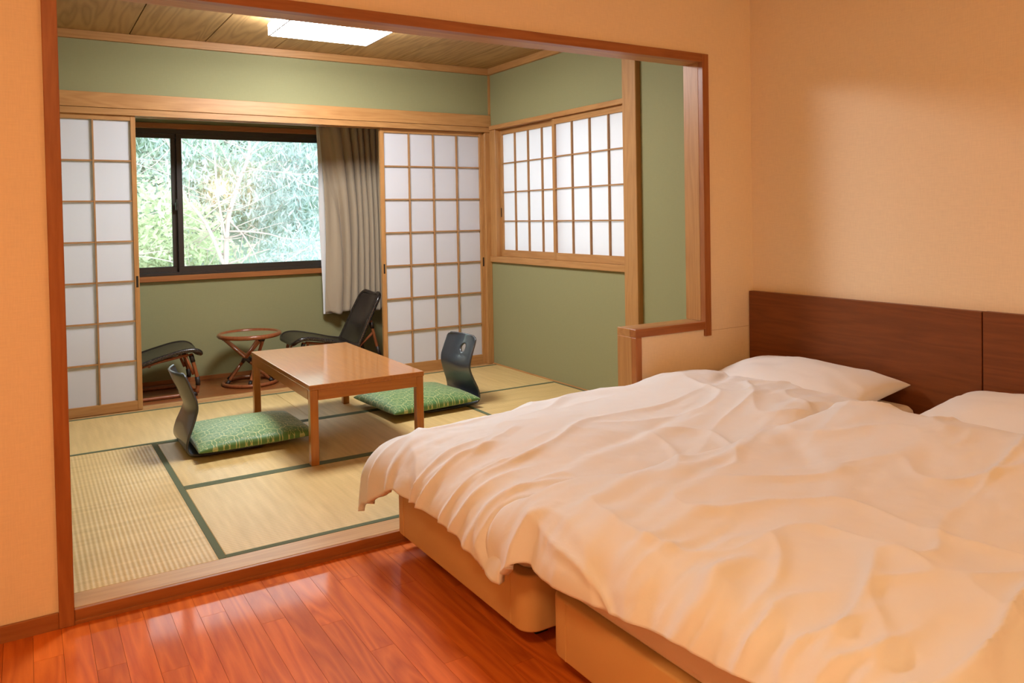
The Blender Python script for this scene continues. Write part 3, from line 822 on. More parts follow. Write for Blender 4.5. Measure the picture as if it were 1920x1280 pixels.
def duvet(name, xf, xh, y0, y1f, of, on, ofar, zprof, crown, seed, label, hemf, extra, flare=0.10, far_lay=False, longmask=lambda t: 0.30 + 0.70 * sstep(-0.35, -0.62, t), wr=0.015, r=0.15, nu=260, nv=190, head_r=0.05):
    s = np.linspace(xf - of, xh, nu)[:, None] * np.ones((1, nv))
    vv = np.linspace(0, 1, nv)[None, :] * np.ones((nu, 1))
    y1 = y1f(s)
    lo = y0 - on; hi = y1 + ofar
    t = lo + (hi - lo) * vv
    hem = hemf(t)
    lay = far_lay
    dx = np.maximum(0, xf - s) * hem
    dy = np.where(t > y1, t - y1, np.where(t < y0, t - y0, 0.0))
    q = r * math.pi / 2
    def bend(d):
        h = np.where(d < q, r * np.sin(np.minimum(d, q) / r), r + (d - q) * flare)
        g = np.where(d < q, r * (1 - np.cos(np.minimum(d, q) / r)), r + (d - q) * math.sqrt(1 - flare ** 2))
        return h, g
    hx, gx_ = bend(dx); hy, gy_ = bend(np.abs(dy))
    if lay:
        # the far edge lies flat on the neighbouring duvet, hanging only beyond the foot
        k_ = np.where(dy > 0, 1 - sstep(0.0, 0.06, dx), 0.0)
        hy = hy * (1 - k_) + np.abs(dy) * 0.7 * k_; gy_ = gy_ * (1 - k_) + np.abs(dy) * 0.42 * k_
    mx_ = np.maximum(gx_, gy_); mn_ = np.minimum(gx_, gy_)
    drop = mx_ + 0.12 * mn_ + 0.30 * mn_ * np.exp(-(mx_ - mn_) / 0.03)
    X = np.where(dx > 0, xf, s) - hx
    Y = np.clip(t, y0, y1) + hy * np.sign(dy)
    zt = zprof(s)
    # crown: fuller in the middle of the width
    c = 1 - ((np.clip(t, y0, y1) - (y0 + y1) / 2) / ((y1 - y0) / 2)) ** 2
    Z = zt + crown * np.clip(c, 0, 1) ** 0.6 - drop
    # head end rolls over
    e = np.clip((s - (xh - head_r)) / head_r, 0, 1)
    Z = Z - (1 - np.sqrt(np.clip(1 - e ** 2, 0, 1))) * head_r * 1.2
    P = np.stack([X, Y, Z], 2)
    n = grid_normals(P)
    # --- folds
    # long soft creases along the bed, broken up by domain warp
    wx = s + 0.18 * vnoise(s * 2.1, t * 2.3, seed + 3); wy = t + 0.10 * vnoise(s * 1.7 + 4, t * 2.0, seed + 5)
    ridg = lambda a, b_, sd: 1 - np.abs(vnoise(a, b_, sd)) * 2
    A = 0.5 + 0.5 * vnoise(s * 1.9 + 7, t * 2.2, seed + 11)
    long_f = np.clip(ridg(wx * 1.7 + wy * 1.2, wy * 6.5 - wx * 1.8, seed), 0, 1) ** 1.8 * wr * np.clip(A * 1.3 - 0.1, 0, 1)
    diag = np.clip(ridg(wx * 3.6 - wy * 2.0, wx * 2.0 + wy * 4.4, seed + 21), 0, 1) ** 1.6 * 0.016 * (1 - A * 0.6)
    fine = fbm(s * 9, t * 11, seed + 31, 3) * 0.003
    # gathers at the foot hem
    near_f = 1 - sstep(-0.02, 0.24, s - xf + 0.08 * vnoise(t * 6, s * 0, seed + 40))
    warp = t + 0.05 * vnoise(t * 4, s * 6, seed + 41) + 0.25 * (s - xf) * vnoise(t * 2.2, s * 0, seed + 44)
    gath = (ridg(warp * 11, s * 1.5, seed + 42) * 0.014 + vnoise(warp * 24, s * 3, seed + 43) * 0.004) * near_f
    big = vnoise(s * 1.9 + 2, t * 2.4 + 9, seed + 51) * 0.017
    long_f = long_f * longmask(t)
    disp = big + long_f + diag + fine + gath + extra(s, t)
    disp = disp * (1 - 0.85 * sstep(0.0, 0.05, np.minimum(dx, np.abs(dy))))
    P = P + n * disp[..., None]
    me = grid_mesh(name, P)
    o = link(name, me, COTTON)
    so = o.modifiers.new('thickness', 'SOLIDIFY'); so.thickness = 0.026; so.offset = -1.0
    tag(o, label, 'duvet', 'white duvets on the beds')
    return o

def interp(xs, zs):
    def f(s):
        # smooth (cosine-free) interpolation via dense linear + blur
        g = np.linspace(min(xs) - 0.3, max(xs) + 0.3, 400)
        v = np.interp(g, xs, zs)
        kf = np.hanning(31); kf /= kf.sum()
        v = np.convolve(np.pad(v, 15, mode='edge'), kf, 'valid')
        return np.interp(s, g, v)
    return f
def bump2(s, t, x, y, rx, ry, h, ang=0.0):
    ca, sa = math.cos(ang), math.sin(ang)
    a = ((s - x) * ca + (t - y) * sa) / rx; b_ = (-(s - x) * sa + (t - y) * ca) / ry
    return h * np.exp(-(a * a + b_ * b_))
zp1 = interp([1.1, 1.22, 1.36, 1.6, 1.9, 2.16, 2.36, 2.5, 2.75, 2.95], [0.425, 0.437, 0.462, 0.480, 0.478, 0.484, 0.512, 0.532, 0.530, 0.500])
def ex1(s, t):
    return (bump2(s, t, 2.62, -0.22, 0.20, 0.12, 0.014) - bump2(s, t, 2.75, -0.33, 0.16, 0.03, 0.018, 0.5)
            + bump2(s, t, 1.75, -0.80, 0.5, 0.05, 0.010, 0.25) - bump2(s, t, 1.9, -0.70, 0.5, 0.035, 0.010, 0.3))
duvet('duvet', 1.272, 2.96, -0.99, lambda s: -0.075 - 0.10 * sstep(2.10, 2.42, s), 0.225, 0.03, 0.22, zp1, 0.020, 5,
      'puffy white duvet on the bed beside the low wall', lambda t: 1 + 0.16 * vnoise(t * 5.0 + 3, t * 0, 9) - 0.12 * sstep(-0.15, -0.55, t) + 0.12 * sstep(-0.6, -0.95, t) + 0.50 * sstep(-0.27, 0.02, t), ex1)
zp2 = interp([1.1, 1.25, 1.5, 1.8, 2.2, 2.5, 2.65, 2.80], [0.468, 0.478, 0.490, 0.497, 0.502, 0.528, 0.540, 0.515])
def ex2(s, t):
    z = 0
    for (x, y, rx, ry, h, a) in ((1.45, -1.15, 0.40, 0.035, 0.012, 0.30), (1.60, -1.25, 0.45, 0.03, -0.010, 0.34), (1.9, -1.12, 0.5, 0.04, 0.012, 0.12),
                                 (2.1, -1.3, 0.25, 0.05, -0.014, 0.9), (2.0, -1.45, 0.3, 0.05, 0.012, 0.8), (1.35, -1.45, 0.22, 0.03, 0.012, 0.15),
                                 (1.32, -1.56, 0.2, 0.025, -0.010, 0.12), (1.35, -1.68, 0.22, 0.03, 0.011, 0.08), (2.55, -1.15, 0.2, 0.10, 0.018, 0.2)):
        z = z + bump2(s, t, x, y, rx, ry, h, a)
    return z
duvet('duvet', 1.280, 2.82, -2.16, lambda s: -1.02 + 0.02 * vnoise(s * 3, s * 0, 4), 0.225, 0.20, 0.15, zp2, 0.024, 12,
      'puffy white duvet on the near bed, filling the right foreground', lambda t: 1 + 0.16 * vnoise(t * 4.0 + 1, t * 0, 19) - 0.22 * sstep(-1.2, -1.75, t) + 0.40 * sstep(-1.14, -0.97, t), ex2, flare=0.16, far_lay=True, wr=0.022)

def pillow(name, a, b_, T, mat, label, cat, loc, rot, group=None, nu=48, nv=36, pinch=0.05, power=0.42, wr=0.006, seed=1, bottom=0.55, parent=None):
    u = np.linspace(-1, 1, nu)[:, None] * np.ones((1, nv)); v = np.linspace(-1, 1, nv)[None, :] * np.ones((nu, 1))
    # denser towards the rim
    u = np.sin(u * math.pi / 2); v = np.sin(v * math.pi / 2)
    x = a * u * (1 - pinch * (1 - v * v)); y = b_ * v * (1 - pinch * (1 - u * u) * 1.2)
    h = (np.clip(1 - u * u, 0, 1) ** power) * (np.clip(1 - v * v, 0, 1) ** power)
    rim = np.clip(1 - u * u, 0, 1) * np.clip(1 - v * v, 0, 1)
    nz = fbm(x * 9, y * 9, seed, 3) * wr * np.clip(rim * 6, 0, 1)
    top = np.stack([x, y, h * T + nz], 2)
    bot = np.stack([x, y, -h * T * bottom], 2)
    bm = bmesh.new()
    tv = [[bm.verts.new(top[i, j]) for j in range(nv)] for i in range(nu)]
    bv = [[tv[i][j] if (i in (0, nu - 1) or j in (0, nv - 1)) else bm.verts.new(bot[i, j]) for j in range(nv)] for i in range(nu)]
    for i in range(nu - 1):
        for j in range(nv - 1):
            bm.faces.new((tv[i][j], tv[i + 1][j], tv[i + 1][j + 1], tv[i][j + 1]))
            try: bm.faces.new((bv[i][j + 1], bv[i + 1][j + 1], bv[i + 1][j], bv[i][j]))
            except ValueError: pass
    me = bpy.data.meshes.new(name); bm.to_mesh(me); bm.free()
    o = link(name, me, mat, parent, loc, True)
    o.rotation_euler = rot
    if label: tag(o, label, cat, group)
    return o
pillow('pillow', 0.235, 0.415, 0.098, COTTON, 'white pillow against the headboard near the low wall', 'pillow', (3.02, -0.515, 0.497), (0, math.radians(-9), math.radians(2)), 'white bed pillows', seed=4)
pillow('pillow', 0.235, 0.43, 0.110, COTTON, 'white pillow against the headboard, cut by the right frame edge', 'pillow', (3.02, -1.575, 0.498), (0, math.radians(-9), math.radians(-3)), 'white bed pillows', seed=8)

# ------------------------------------------------------------------ low table
tb = empty('low_table', (1.535, 1.63, ZT), math.radians(-0.6)); tag(tb, 'low rectangular wooden table with square legs on the tatami', 'table')
TL, TW, TH = 0.635, 1.255, 0.412
hx, hy = TL / 2, TW / 2
box('tabletop', -hx, hx, -hy, hy, TH - 0.026, TH, TABLEW['Y'], tb, 0.004, 2)
for sx in (-1, 1):
    for sy in (-1, 1):
        a, b_ = sx * (hx - 0.024), sy * (hy - 0.024)
        box('leg', a - 0.021, a + 0.021, b_ - 0.021, b_ + 0.021, 0, TH - 0.026, TABLEW['Z'], tb, 0.003)
for sx in (-1, 1):
    box('apron', sx * (hx - 0.010) - 0.008, sx * (hx - 0.010) + 0.008, -hy + 0.045, hy - 0.045, TH - 0.080, TH - 0.026, TABLEW['Y'], tb, 0.001)
for sy in (-1, 1):
    box('apron', -hx + 0.045, hx - 0.045, sy * (hy - 0.010) - 0.008, sy * (hy - 0.010) + 0.008, TH - 0.080, TH - 0.026, TABLEW['X'], tb, 0.001)

# ------------------------------------------------------------------ legless chairs
def make_zaisu():
    """faces +x; origin at the floor under the rear bend"""
    e = empty('legless_chair')
    prof = [(0.42, 0.010), (0.30, 0.009), (0.16, 0.009), (0.06, 0.012), (0.012, 0.026), (0.000, 0.060), (0.010, 0.11), (0.030, 0.17), (0.042, 0.215), (0.045, 0.25), (0.036, 0.29), (0.014, 0.35), (-0.006, 0.40), (-0.022, 0.445)]
    pts = catmull([(p[0], 0, p[1]) for p in prof], 8)
    P = np.array([[p.x, p.z] for p in pts])
    seg = np.hypot(*np.diff(P, axis=0).T); s = np.concatenate([[0], np.cumsum(seg)])
    ns, nv = 110, 44
    ss = np.linspace(0, s[-1], ns)
    px = np.interp(ss, s, P[:, 0]); pz = np.interp(ss, s, P[:, 1])
    Wd = np.interp(pz, [0, 0.03, 0.12, 0.22, 0.30, 0.45], [0.43, 0.43, 0.41, 0.375, 0.385, 0.37])
    # rounded free corners
    def corner(dist, r): return np.where(dist < r, r - np.sqrt(np.clip(r * r - (r - dist) ** 2, 0, None)), 0)
    Wd = Wd - 2 * corner(ss[-1] - ss, 0.03) - 2 * corner(ss, 0.06)
    v = np.linspace(-0.5, 0.5, nv)
    Y = Wd[:, None] * v[None, :]
    curve = np.interp(pz, [0.0, 0.12, 0.22, 0.30, 0.45], [0, 0.004, 0.022, 0.045, 0.048])
    X = px[:, None] - curve[:, None] * (1 - (2 * v[None, :]) ** 2) + curve[:, None] * 0.5
    Z = pz[:, None] + 0 * Y
    # hand hole
    hs = np.interp(0.352, pz[40:], ss[40:]); ha, hb_ = 0.030, 0.030
    idx = lambda i, j: i * nv + j
    V = np.stack([X, Y, Z], 2)
    du = (ss[:, None] - hs) / ha + 0 * Y; dv = Y / hb_
    rr = np.hypot(du, dv)
    bm = bmesh.new()
    bv = [[None] * nv for _ in range(ns)]
    keep = np.ones((ns - 1, nv - 1), bool)
    for i in range(ns - 1):
        for j in range(nv - 1):
            cu = (du[i, j] + du[i + 1, j + 1]) / 2; cv = (dv[i, j] + dv[i + 1, j + 1]) / 2
            if math.hypot(cu, cv) < 1.0: keep[i, j] = False
    bd = np.zeros((ns, nv), int); tot = np.zeros((ns, nv), int)
    for i in range(ns - 1):
        for j in range(nv - 1):
            for (a, b_) in ((i, j), (i + 1, j), (i, j + 1), (i + 1, j + 1)):
                tot[a, b_] += 1; bd[a, b_] += keep[i, j]
    for i in range(ns):
        for j in range(nv):
            if bd[i, j] == 0: continue
            p = V[i, j]
            if bd[i, j] < tot[i, j] and rr[i, j] > 1e-6:
                f = 1.0 / rr[i, j]
                sn = hs + (ss[i] - hs) * f; yn = Y[i, j] * f
                vn = yn / np.interp(sn, ss, Wd)
                cc = np.interp(sn, ss, curve)
                p = (np.interp(sn, ss, px) - cc * (1 - (2 * vn) ** 2) + cc * 0.5, yn, np.interp(sn, ss, pz))
            bv[i][j] = bm.verts.new(p)
    for i in range(ns - 1):
        for j in range(nv - 1):
            if keep[i, j]:
                bm.faces.new((bv[i][j], bv[i + 1][j], bv[i + 1][j + 1], bv[i][j + 1]))
    bmesh.ops.recalc_face_normals(bm, faces=bm.faces)
    me = bpy.data.meshes.new('bent_plywood_shell'); bm.to_mesh(me); bm.free()
    o = link('bent_plywood_shell', me, LACQUER, e, (0, 0, 0), True)
    so = o.modifiers.new('thickness', 'SOLIDIFY'); so.thickness = 0.011; so.offset = 0
    for sx, sy in ((0.36, -0.15), (0.36, 0.15), (0.06, -0.15), (0.06, 0.15)):
        box('foot_pad', sx - 0.015, sx + 0.015, sy - 0.015, sy + 0.015, 0.0, 0.006, DARK, e)
    return e
z1 = make_zaisu(); z1.location = (0.705, 1.715, ZT + 0.001); z1.rotation_euler.z = math.radians(0)
tag(z1, 'black legless floor chair seen from behind at the left of the table', 'floor chair', 'black legless floor chairs')
z2 = copy_tree(z1); z2.location = (2.548, 1.865, ZT + 0.001); z2.rotation_euler.z = math.radians(180 + 3)
tag(z2, 'black legless floor chair facing left at the right of the table', 'floor chair', 'black legless floor chairs')
pillow('floor_cushion', 0.315, 0.295, 0.066, BROCADE, 'green brocade cushion on the floor chair left of the table', 'cushion', (1.052, 1.69, ZT + 0.055), (0, 0, math.radians(1)), 'green floor cushions', pinch=0.03, power=0.34, wr=0.003, seed=3, bottom=0.55)
pillow('floor_cushion', 0.315, 0.295, 0.070, BROCADE, 'green brocade cushion on the floor chair right of the table', 'cushion', (2.185, 1.845, ZT + 0.057), (0, 0, math.radians(4)), 'green floor cushions', pinch=0.03, power=0.34, wr=0.003, seed=6, bottom=0.55)

# ------------------------------------------------------------------ rattan table
rt = empty('rattan_side_table', (1.462, 3.305, ZT)); tag(rt, 'round rattan side table with glass top under the window', 'table')
RT = 0.378
circ = lambda r, z, n=36: [(r * math.cos(2 * math.pi * k / n), r * math.sin(2 * math.pi * k / n), z) for k in range(n)]
tube('top_ring', circ(0.222, RT), 0.0165, CANE, rt, 10, True)
tube('base_ring', circ(0.198, 0.0145), 0.0145, CANE, rt, 10, True)
bm = bmesh.new(); bmesh.ops.create_circle(bm, cap_ends=True, segments=40, radius=0.212)
me = bpy.data.meshes.new('glass_top'); bm.to_mesh(me); bm.free()
link('glass_top', me, TGLASS, rt, (0, 0, RT + 0.006))
NL = 6
for k in range(NL):
    a0 = 2 * math.pi * k / NL + 0.25
    a1 = a0 + math.radians(148) * (1 if k % 2 == 0 else -1)
    p0 = Vector((0.195 * math.cos(a0), 0.195 * math.sin(a0), 0.018)); p1 = Vector((0.205 * math.cos(a1), 0.205 * math.sin(a1), RT - 0.008))
    lg = tube('leg', [p0, (p0 * 2 + p1) / 3, (p0 + p1 * 2) / 3, p1], 0.0125, CANE, rt, 8)
    dv = (p1 - p0).normalized()
    tube('binding', [p0 + dv * 0.004, p0 + dv * 0.040], 0.0148, BIND, lg, 8)
    tube('binding', [p0 + (p1 - p0) * 0.44, p0 + (p1 - p0) * 0.54], 0.0148, BIND, lg, 8)
    tube('binding', [p1 - dv * 0.030, p1], 0.0148, BIND, lg, 8)

# ------------------------------------------------------------------ rattan lounge chairs
def slab(name, prof, w0, w1, mat, parent, thick=0.022, sag=0.012, corner_r=0.07, round_start=True, round_end=True):
    pts = catmull([(p[0], 0, p[1]) for p in prof], 8)
    P = np.array([[p.x, p.z] for p in pts])
    seg = np.hypot(*np.diff(P, axis=0).T); s = np.concatenate([[0], np.cumsum(seg)])
    ns, nv = 46, 20
    ss = np.linspace(0, s[-1], ns)
    # concentrate samples at rounded ends
    tt = 0.5 - 0.5 * np.cos(np.linspace(0, math.pi, ns)); ss = tt * s[-1]
    px = np.interp(ss, s, P[:, 0]); pz = np.interp(ss, s, P[:, 1])
    W = np.interp(ss, [0, s[-1]], [w0, w1])
    def corner(dist, r): return np.where(dist < r, r - np.sqrt(np.clip(r * r - (r - dist) ** 2, 0, None)), 0)
    if round_start: W = W - 2 * corner(ss, corner_r)
    if round_end: W = W - 2 * corner(ss[-1] - ss, corner_r)
    v = np.linspace(-0.5, 0.5, nv)
    tx = np.gradient(px, ss); tz = np.gradient(pz, ss)
    X = px[:, None] + sag * tz[:, None] * (1 - (2 * v) ** 2)[None, :]
    Z = pz[:, None] - sag * tx[:, None] * (1 - (2 * v) ** 2)[None, :] * np.sign(1)
    Y = W[:, None] * v[None, :]
    V = np.stack([X, Y, Z], 2)
    me = grid_mesh(name, V)
    o = link(name, me, mat, parent)
    so = o.modifiers.new('thickness', 'SOLIDIFY'); so.thickness = thick; so.offset = 0
    rimp = [V[i, 0] for i in range(0, ns)] + [V[ns - 1, j] for j in range(1, nv)] + [V[i, nv - 1] for i in range(ns - 2, -1, -1)] + [V[0, j] for j in range(nv - 2, 0, -1)]
    # thin out near-duplicates
    out = [Vector(rimp[0])]
    for p in rimp[1:]:
        if (Vector(p) - out[-1]).length > 0.006: out.append(Vector(p))
    tube('plaited_rim', out, 0.0165, WEAVE, o, 8, True)
    return o
def make_chair():
    """faces -x, front edge at x=0"""
    e = empty('rattan_lounge_chair')
    slab('seat', [(0.012, 0.295), (0.030, 0.318), (0.075, 0.334), (0.16, 0.328), (0.30, 0.295), (0.42, 0.262), (0.52, 0.245)], 0.43, 0.43, WEAVE, e, 0.022, 0.012, 0.07, True, False)
    slab('backrest', [(0.505, 0.225), (0.545, 0.30), (0.595, 0.40), (0.650, 0.51), (0.700, 0.60), (0.725, 0.640)], 0.43, 0.40, WEAVE, e, 0.022, 0.035, 0.07, False, True)
    for sy in (-1, 1):
        y = sy * 0.185
        # front leg pair
        lg = tube('leg', catmull([(0.085, y, 0.305), (0.060, y, 0.20), (0.040, y, 0.10), (0.050, y, 0.020)], 4), 0.0135, CANE, e, 8)
        tube('binding', [(0.046, y, 0.135), (0.040, y, 0.095), (0.042, y, 0.075)], 0.0165, BIND, lg, 8)
        tube('binding', [(0.083, y, 0.295), (0.070, y, 0.245)], 0.0165, BIND, lg, 8)
        tube('brace', [(0.125, y, 0.305), (0.070, y, 0.155)], 0.010, CANE, e, 8)
        # rear leg, leaning back
        lg = tube('leg', catmull([(0.635, y, 0.43), (0.665, y, 0.30), (0.700, y, 0.16), (0.735, y, 0.018)], 4), 0.0125, CANE, e, 8)
        tube('binding', [(0.688, y, 0.215), (0.712, y, 0.115)], 0.0155, BIND, lg, 8)
        tube('binding', [(0.640, y, 0.415), (0.650, y, 0.365)], 0.0155, BIND, lg, 8)
        ru = tube('runner', catmull([(0.045, y, 0.016), (0.25, y, 0.0145), (0.5, y, 0.0145), (0.740, y, 0.016)], 4), 0.0135, CANE, e, 8)
        tube('binding', [(0.05, y, 0.0155), (0.09, y, 0.015)], 0.0155, BIND, ru, 8)
        tube('support', [(0.10, y, 0.300), (0.30, y, 0.268), (0.52, y, 0.215), (0.655, y, 0.330)], 0.011, CANE, e, 8)
    tube('cross_bar', [(0.36, -0.19, 0.245), (0.36, 0.19, 0.245)], 0.011, CANE, e, 8)
    tube('cross_bar', [(0.735, -0.185, 0.018), (0.735, 0.185, 0.018)], 0.012, CANE, e, 8)
    tube('cross_bar', [(0.052, -0.185, 0.03), (0.052, 0.185, 0.03)], 0.012, CANE, e, 8)
    return e
ch1 = make_chair(); ch1.location = (1.735, 3.285, ZT)
tag(ch1, 'dark plaited rattan lounge chair below the curtain, facing left', 'chair', 'dark rattan lounge chairs')
ch2 = copy_tree(ch1); ch2.location = (1.085, 3.285, ZT); ch2.rotation_euler.z = math.pi
tag(ch2, 'dark plaited rattan lounge chair half hidden by the narrow screen', 'chair', 'dark rattan lounge chairs')

# ------------------------------------------------------------------ curtain
def make_curtain():
    nu, nv = 220, 90
    u = np.linspace(0, 1, nu)[:, None] * np.ones((1, nv)); v = np.linspace(0, 1, nv)[None, :] * np.ones((nu, 1))   # v: 0 top, 1 hem
    ztop, zbot = 2.085, 0.50
    z = ztop + (zbot - ztop) * v + 0.012 * np.sin(u * 21) * v
    left = 2.135 + 0.02 * np.sin(v * 3.0) * v + 0.03 * v
    right = 2.66 + 0.01 * v
    # cloth is gathered towards the right at mid height
    uu = u ** (1 - 0.18 * np.sin(v * math.pi)) 
    x = left + (right - left) * uu
    fr = 6.6
    ph = 2 * math.pi * (fr * u ** 1.55 - 0.85 * v * (1 - u)) + 1.6 * vnoise(u * 4, v * 1.3, 77)
    amp = (0.026 + 0.016 * v + 0.012 * vnoise(u * 6 + 2, v * 2, 78)) * (0.7 + 0.5 * u)
    w_ = np.sin(ph); w_ = np.sign(w_) * np.abs(w_) ** 0.8
    y = 3.575 + amp * w_ + 0.010 * vnoise(u * 14, v * 4, 79)
    x = x + 0.010 * np.cos(ph)
    P = np.stack([x, y, z], 2)
    me = grid_mesh('curtain_panel', P)
    uvl = me.uv_layers.new(name='uv')
    uvs = np.stack([u * 1.1, v * 1.6], 2).reshape(-1, 2)
    li = np.zeros(len(me.loops), dtype=np.int32); me.loops.foreach_get('vertex_index', li)
    uvl.data.foreach_set('uv', uvs[li].ravel())
    return me
ct = empty('curtain', (2.38, 3.575, 2.085)); tag(ct, 'gathered beige patterned curtain hanging at the right of the window', 'curtain')
me = make_curtain()
for vx in me.vertices: vx.co -= Vector(ct.location)
o = link('curtain_panel', me, CURTAIN, ct, (0, 0, 0), True)
so = o.modifiers.new('thickness', 'SOLIDIFY'); so.thickness = 0.002
nu, nv = 24, 40
u = np.linspace(0, 1, nu)[:, None] * np.ones((1, nv)); v = np.linspace(0, 1, nv)[None, :] * np.ones((nu, 1))
P = np.stack([2.122 + 0.03 * v + 0.13 * u + 0.004 * np.sin(v * 9), 3.612 + 0.010 * np.sin(u * 9 + v * 2), 2.08 - 1.585 * v], 2) - np.array(ct.location)[None, None, :]
o = link('lining', grid_mesh('lining', P), LACE, ct, (0, 0, 0), True)
rail = empty('curtain_rail', (1.3, 3.57, 2.095)); tag(rail, 'thin metal curtain rail above the big window', 'curtain rail')
wbox('rail', -0.30, 2.75, 3.560, 3.592, 2.087, 2.098, GREYM, rail, 0.002)
for bxp in (-0.2, 0.6, 1.4, 2.2, 2.7):
    wbox('bracket', bxp - 0.012, bxp + 0.012, 3.575, YW, 2.098, 2.108, GREYM, rail)
for k in range(9):
    wbox('runner', 2.125 + k * 0.062, 2.135 + k * 0.062, 3.570, 3.580, 2.078, 2.088, GREYM, rail)

# ------------------------------------------------------------------ garden outside
def leaf_mat(name, lo, hi):
    m = bpy.data.materials.new(name); m.use_nodes = True
    nt = m.node_tree; nt.nodes.clear()
    geo = N(nt, 'ShaderNodeNewGeometry')
    nz = N(nt, 'ShaderNodeTexNoise'); nz.inputs['Scale'].default_value = 2.2; nz.inputs['Detail'].default_value = 3
    nt.links.new(geo.outputs['Position'], nz.inputs['Vector'])
    f = math_n(nt, 'ADD', math_n(nt, 'MULTIPLY', geo.outputs['Random Per Island'], 0.5), math_n(nt, 'MULTIPLY', nz.outputs['Fac'], 0.6))
    c = ramp(nt, f, [(0.15, lo), (0.85, hi)])
    d = N(nt, 'ShaderNodeBsdfDiffuse'); t = N(nt, 'ShaderNodeBsdfTranslucent'); mx = N(nt, 'ShaderNodeMixShader'); mx.inputs[0].default_value = 0.5
    nt.links.new(c, d.inputs[0]); nt.links.new(c, t.inputs[0])
    o = N(nt, 'ShaderNodeOutputMaterial')
    nt.links.new(d.outputs[0], mx.inputs[1]); nt.links.new(t.outputs[0], mx.inputs[2]); nt.links.new(mx.outputs[0], o.inputs[0])
    return m
LEAF_Y = leaf_mat('yellow_green_leaves', (0.29, 0.39, 0.25), (0.58, 0.64, 0.46))
LEAF_G = leaf_mat('pale_green_leaves', (0.27, 0.38, 0.31), (0.55, 0.64, 0.55))
LEAF_B = leaf_mat('blue_green_needles', (0.27, 0.36, 0.36), (0.54, 0.61, 0.62))
BARK = simple('pale_bare_bark', (0.34, 0.29, 0.28), 0.9, 0.1, bump=0.4, bscale=60)
SOIL = simple('mossy_slope_soil', (0.42, 0.54, 0.48), 0.95, 0.1, bump=0.5, bscale=8)

nu, nv = 50, 36
gx = np.linspace(-9, 14, nu)[:, None] * np.ones((1, nv)); gy = np.linspace(4.2, 17.0, nv)[None, :] * np.ones((nu, 1))
gz = -1.6 + np.clip(gy - 6.0, 0, None) * 0.40 + 0.25 * fbm(gx * 0.5, gy * 0.5, 3, 3)
slope = link('floor_garden', grid_mesh('floor_garden', np.stack([gx, gy, gz], 2)), SOIL)
S(slope, 'pale mossy garden slope rising beyond the big window', 'ground')
def gz_at(x, y):
    return float(-1.6 + max(y - 6.0, 0) * 0.40 + 0.25 * fbm(np.array([x * 0.5]), np.array([y * 0.5]), 3, 3)[0])

def foliage_mesh(name, blobs, count, size, rng, droop=0.0, aspect=0.45):
    """leaf quads scattered over the skins of overlapping blobs"""
    vol = np.array([b[3] * b[4] * b[5] for b in blobs]) ** (2 / 3); vol /= vol.sum()
    verts = []; faces = []
    for bi, bl_ in enumerate(blobs):
        n = int(count * vol[bi])
        d = rng.normal(size=(n, 3)); d /= np.linalg.norm(d, axis=1, keepdims=True)
        rr = 1 - 0.45 * rng.random(n) ** 1.5
        lump = 1 + 0.22 * np.sin(d[:, 0] * 7 + bi) * np.sin(d[:, 1] * 6 + 2 * bi) + 0.15 * np.sin(d[:, 2] * 9 + bi)
        c = np.array(bl_[:3]) + d * (rr * lump)[:, None] * np.array(bl_[3:6])
        a = rng.normal(size=(n, 3)); a[:, 2] -= droop; a /= np.linalg.norm(a, axis=1, keepdims=True)
        b_ = np.cross(a, rng.normal(size=(n, 3))); b_ /= np.linalg.norm(b_, axis=1, keepdims=True)
        L = size * (0.6 + 0.8 * rng.random(n))[:, None]
        q = np.stack([c - a * L, c + b_ * L * aspect, c + a * L, c - b_ * L * aspect], 1)
        base = sum(len(x_) for x_ in verts)
        verts.append(q.reshape(-1, 3)); faces.append(np.arange(n * 4).reshape(n, 4) + base)
    me = bpy.data.meshes.new(name)
    me.from_pydata(np.concatenate(verts).tolist(), [], np.concatenate(faces).tolist())
    return me
rng = np.random.default_rng(5)
def bush(name, x, y, h, wd, count, size, mat, label, cat='shrub', droop=0.0, aspect=0.45, group='garden evergreens', nb=6):
    z0 = gz_at(x, y)
    e = empty(name, (x, y, z0)); tag(e, label, cat, group)
    blobs = []
    for i in range(nb):
        f = (i + 0.5) / nb
        blobs.append((rng.normal() * wd * 0.28, rng.normal() * wd * 0.2, h * (0.22 + 0.62 * f), wd * (0.55 - 0.25 * f) * (0.8 + 0.4 * rng.random()), wd * 0.4, h * 0.22))
    me = foliage_mesh('foliage', blobs, count, size, rng, droop, aspect)
    o = link('foliage', me, mat, e); o['kind'] = 'stuff'
    tube('trunk', [(0, 0, -0.1), (0.03, 0, h * 0.3), (0, 0.02, h * 0.7)], [0.05 + 0.01 * h, 0.045, 0.02], BARK, e, 7)
    return e
bush('evergreen_tree', -1.3, 9.5, 3.8, 3.0, 15300, 0.056, LEAF_Y, 'yellow green leafy tree at the far left of the window view', 'tree')
bush('garden_shrub', 1.0, 8.2, 2.2, 2.0, 11050, 0.045, LEAF_Y, 'bright green shrub low behind the window mullion', 'shrub')
bush('evergreen_tree', 1.3, 11.5, 3.4, 3.4, 15300, 0.068, LEAF_G, 'pale green tree behind the bare tree in the window', 'tree')
bush('evergreen_tree', 4.0, 10.5, 3.8, 3.2, 15300, 0.064, LEAF_B, 'blue green drooping conifer right of the bare tree', 'tree', 1.6, 0.22)
bush('evergreen_tree', 5.6, 12.0, 3.6, 3.6, 15300, 0.075, LEAF_G, 'pale green tree at the right edge of the window view', 'tree', 0.5, 0.35)
bush('garden_shrub', 3.1, 8.4, 1.7, 1.9, 9350, 0.045, LEAF_B, 'low blue green shrub under the drooping conifer', 'shrub', 1.0, 0.25)
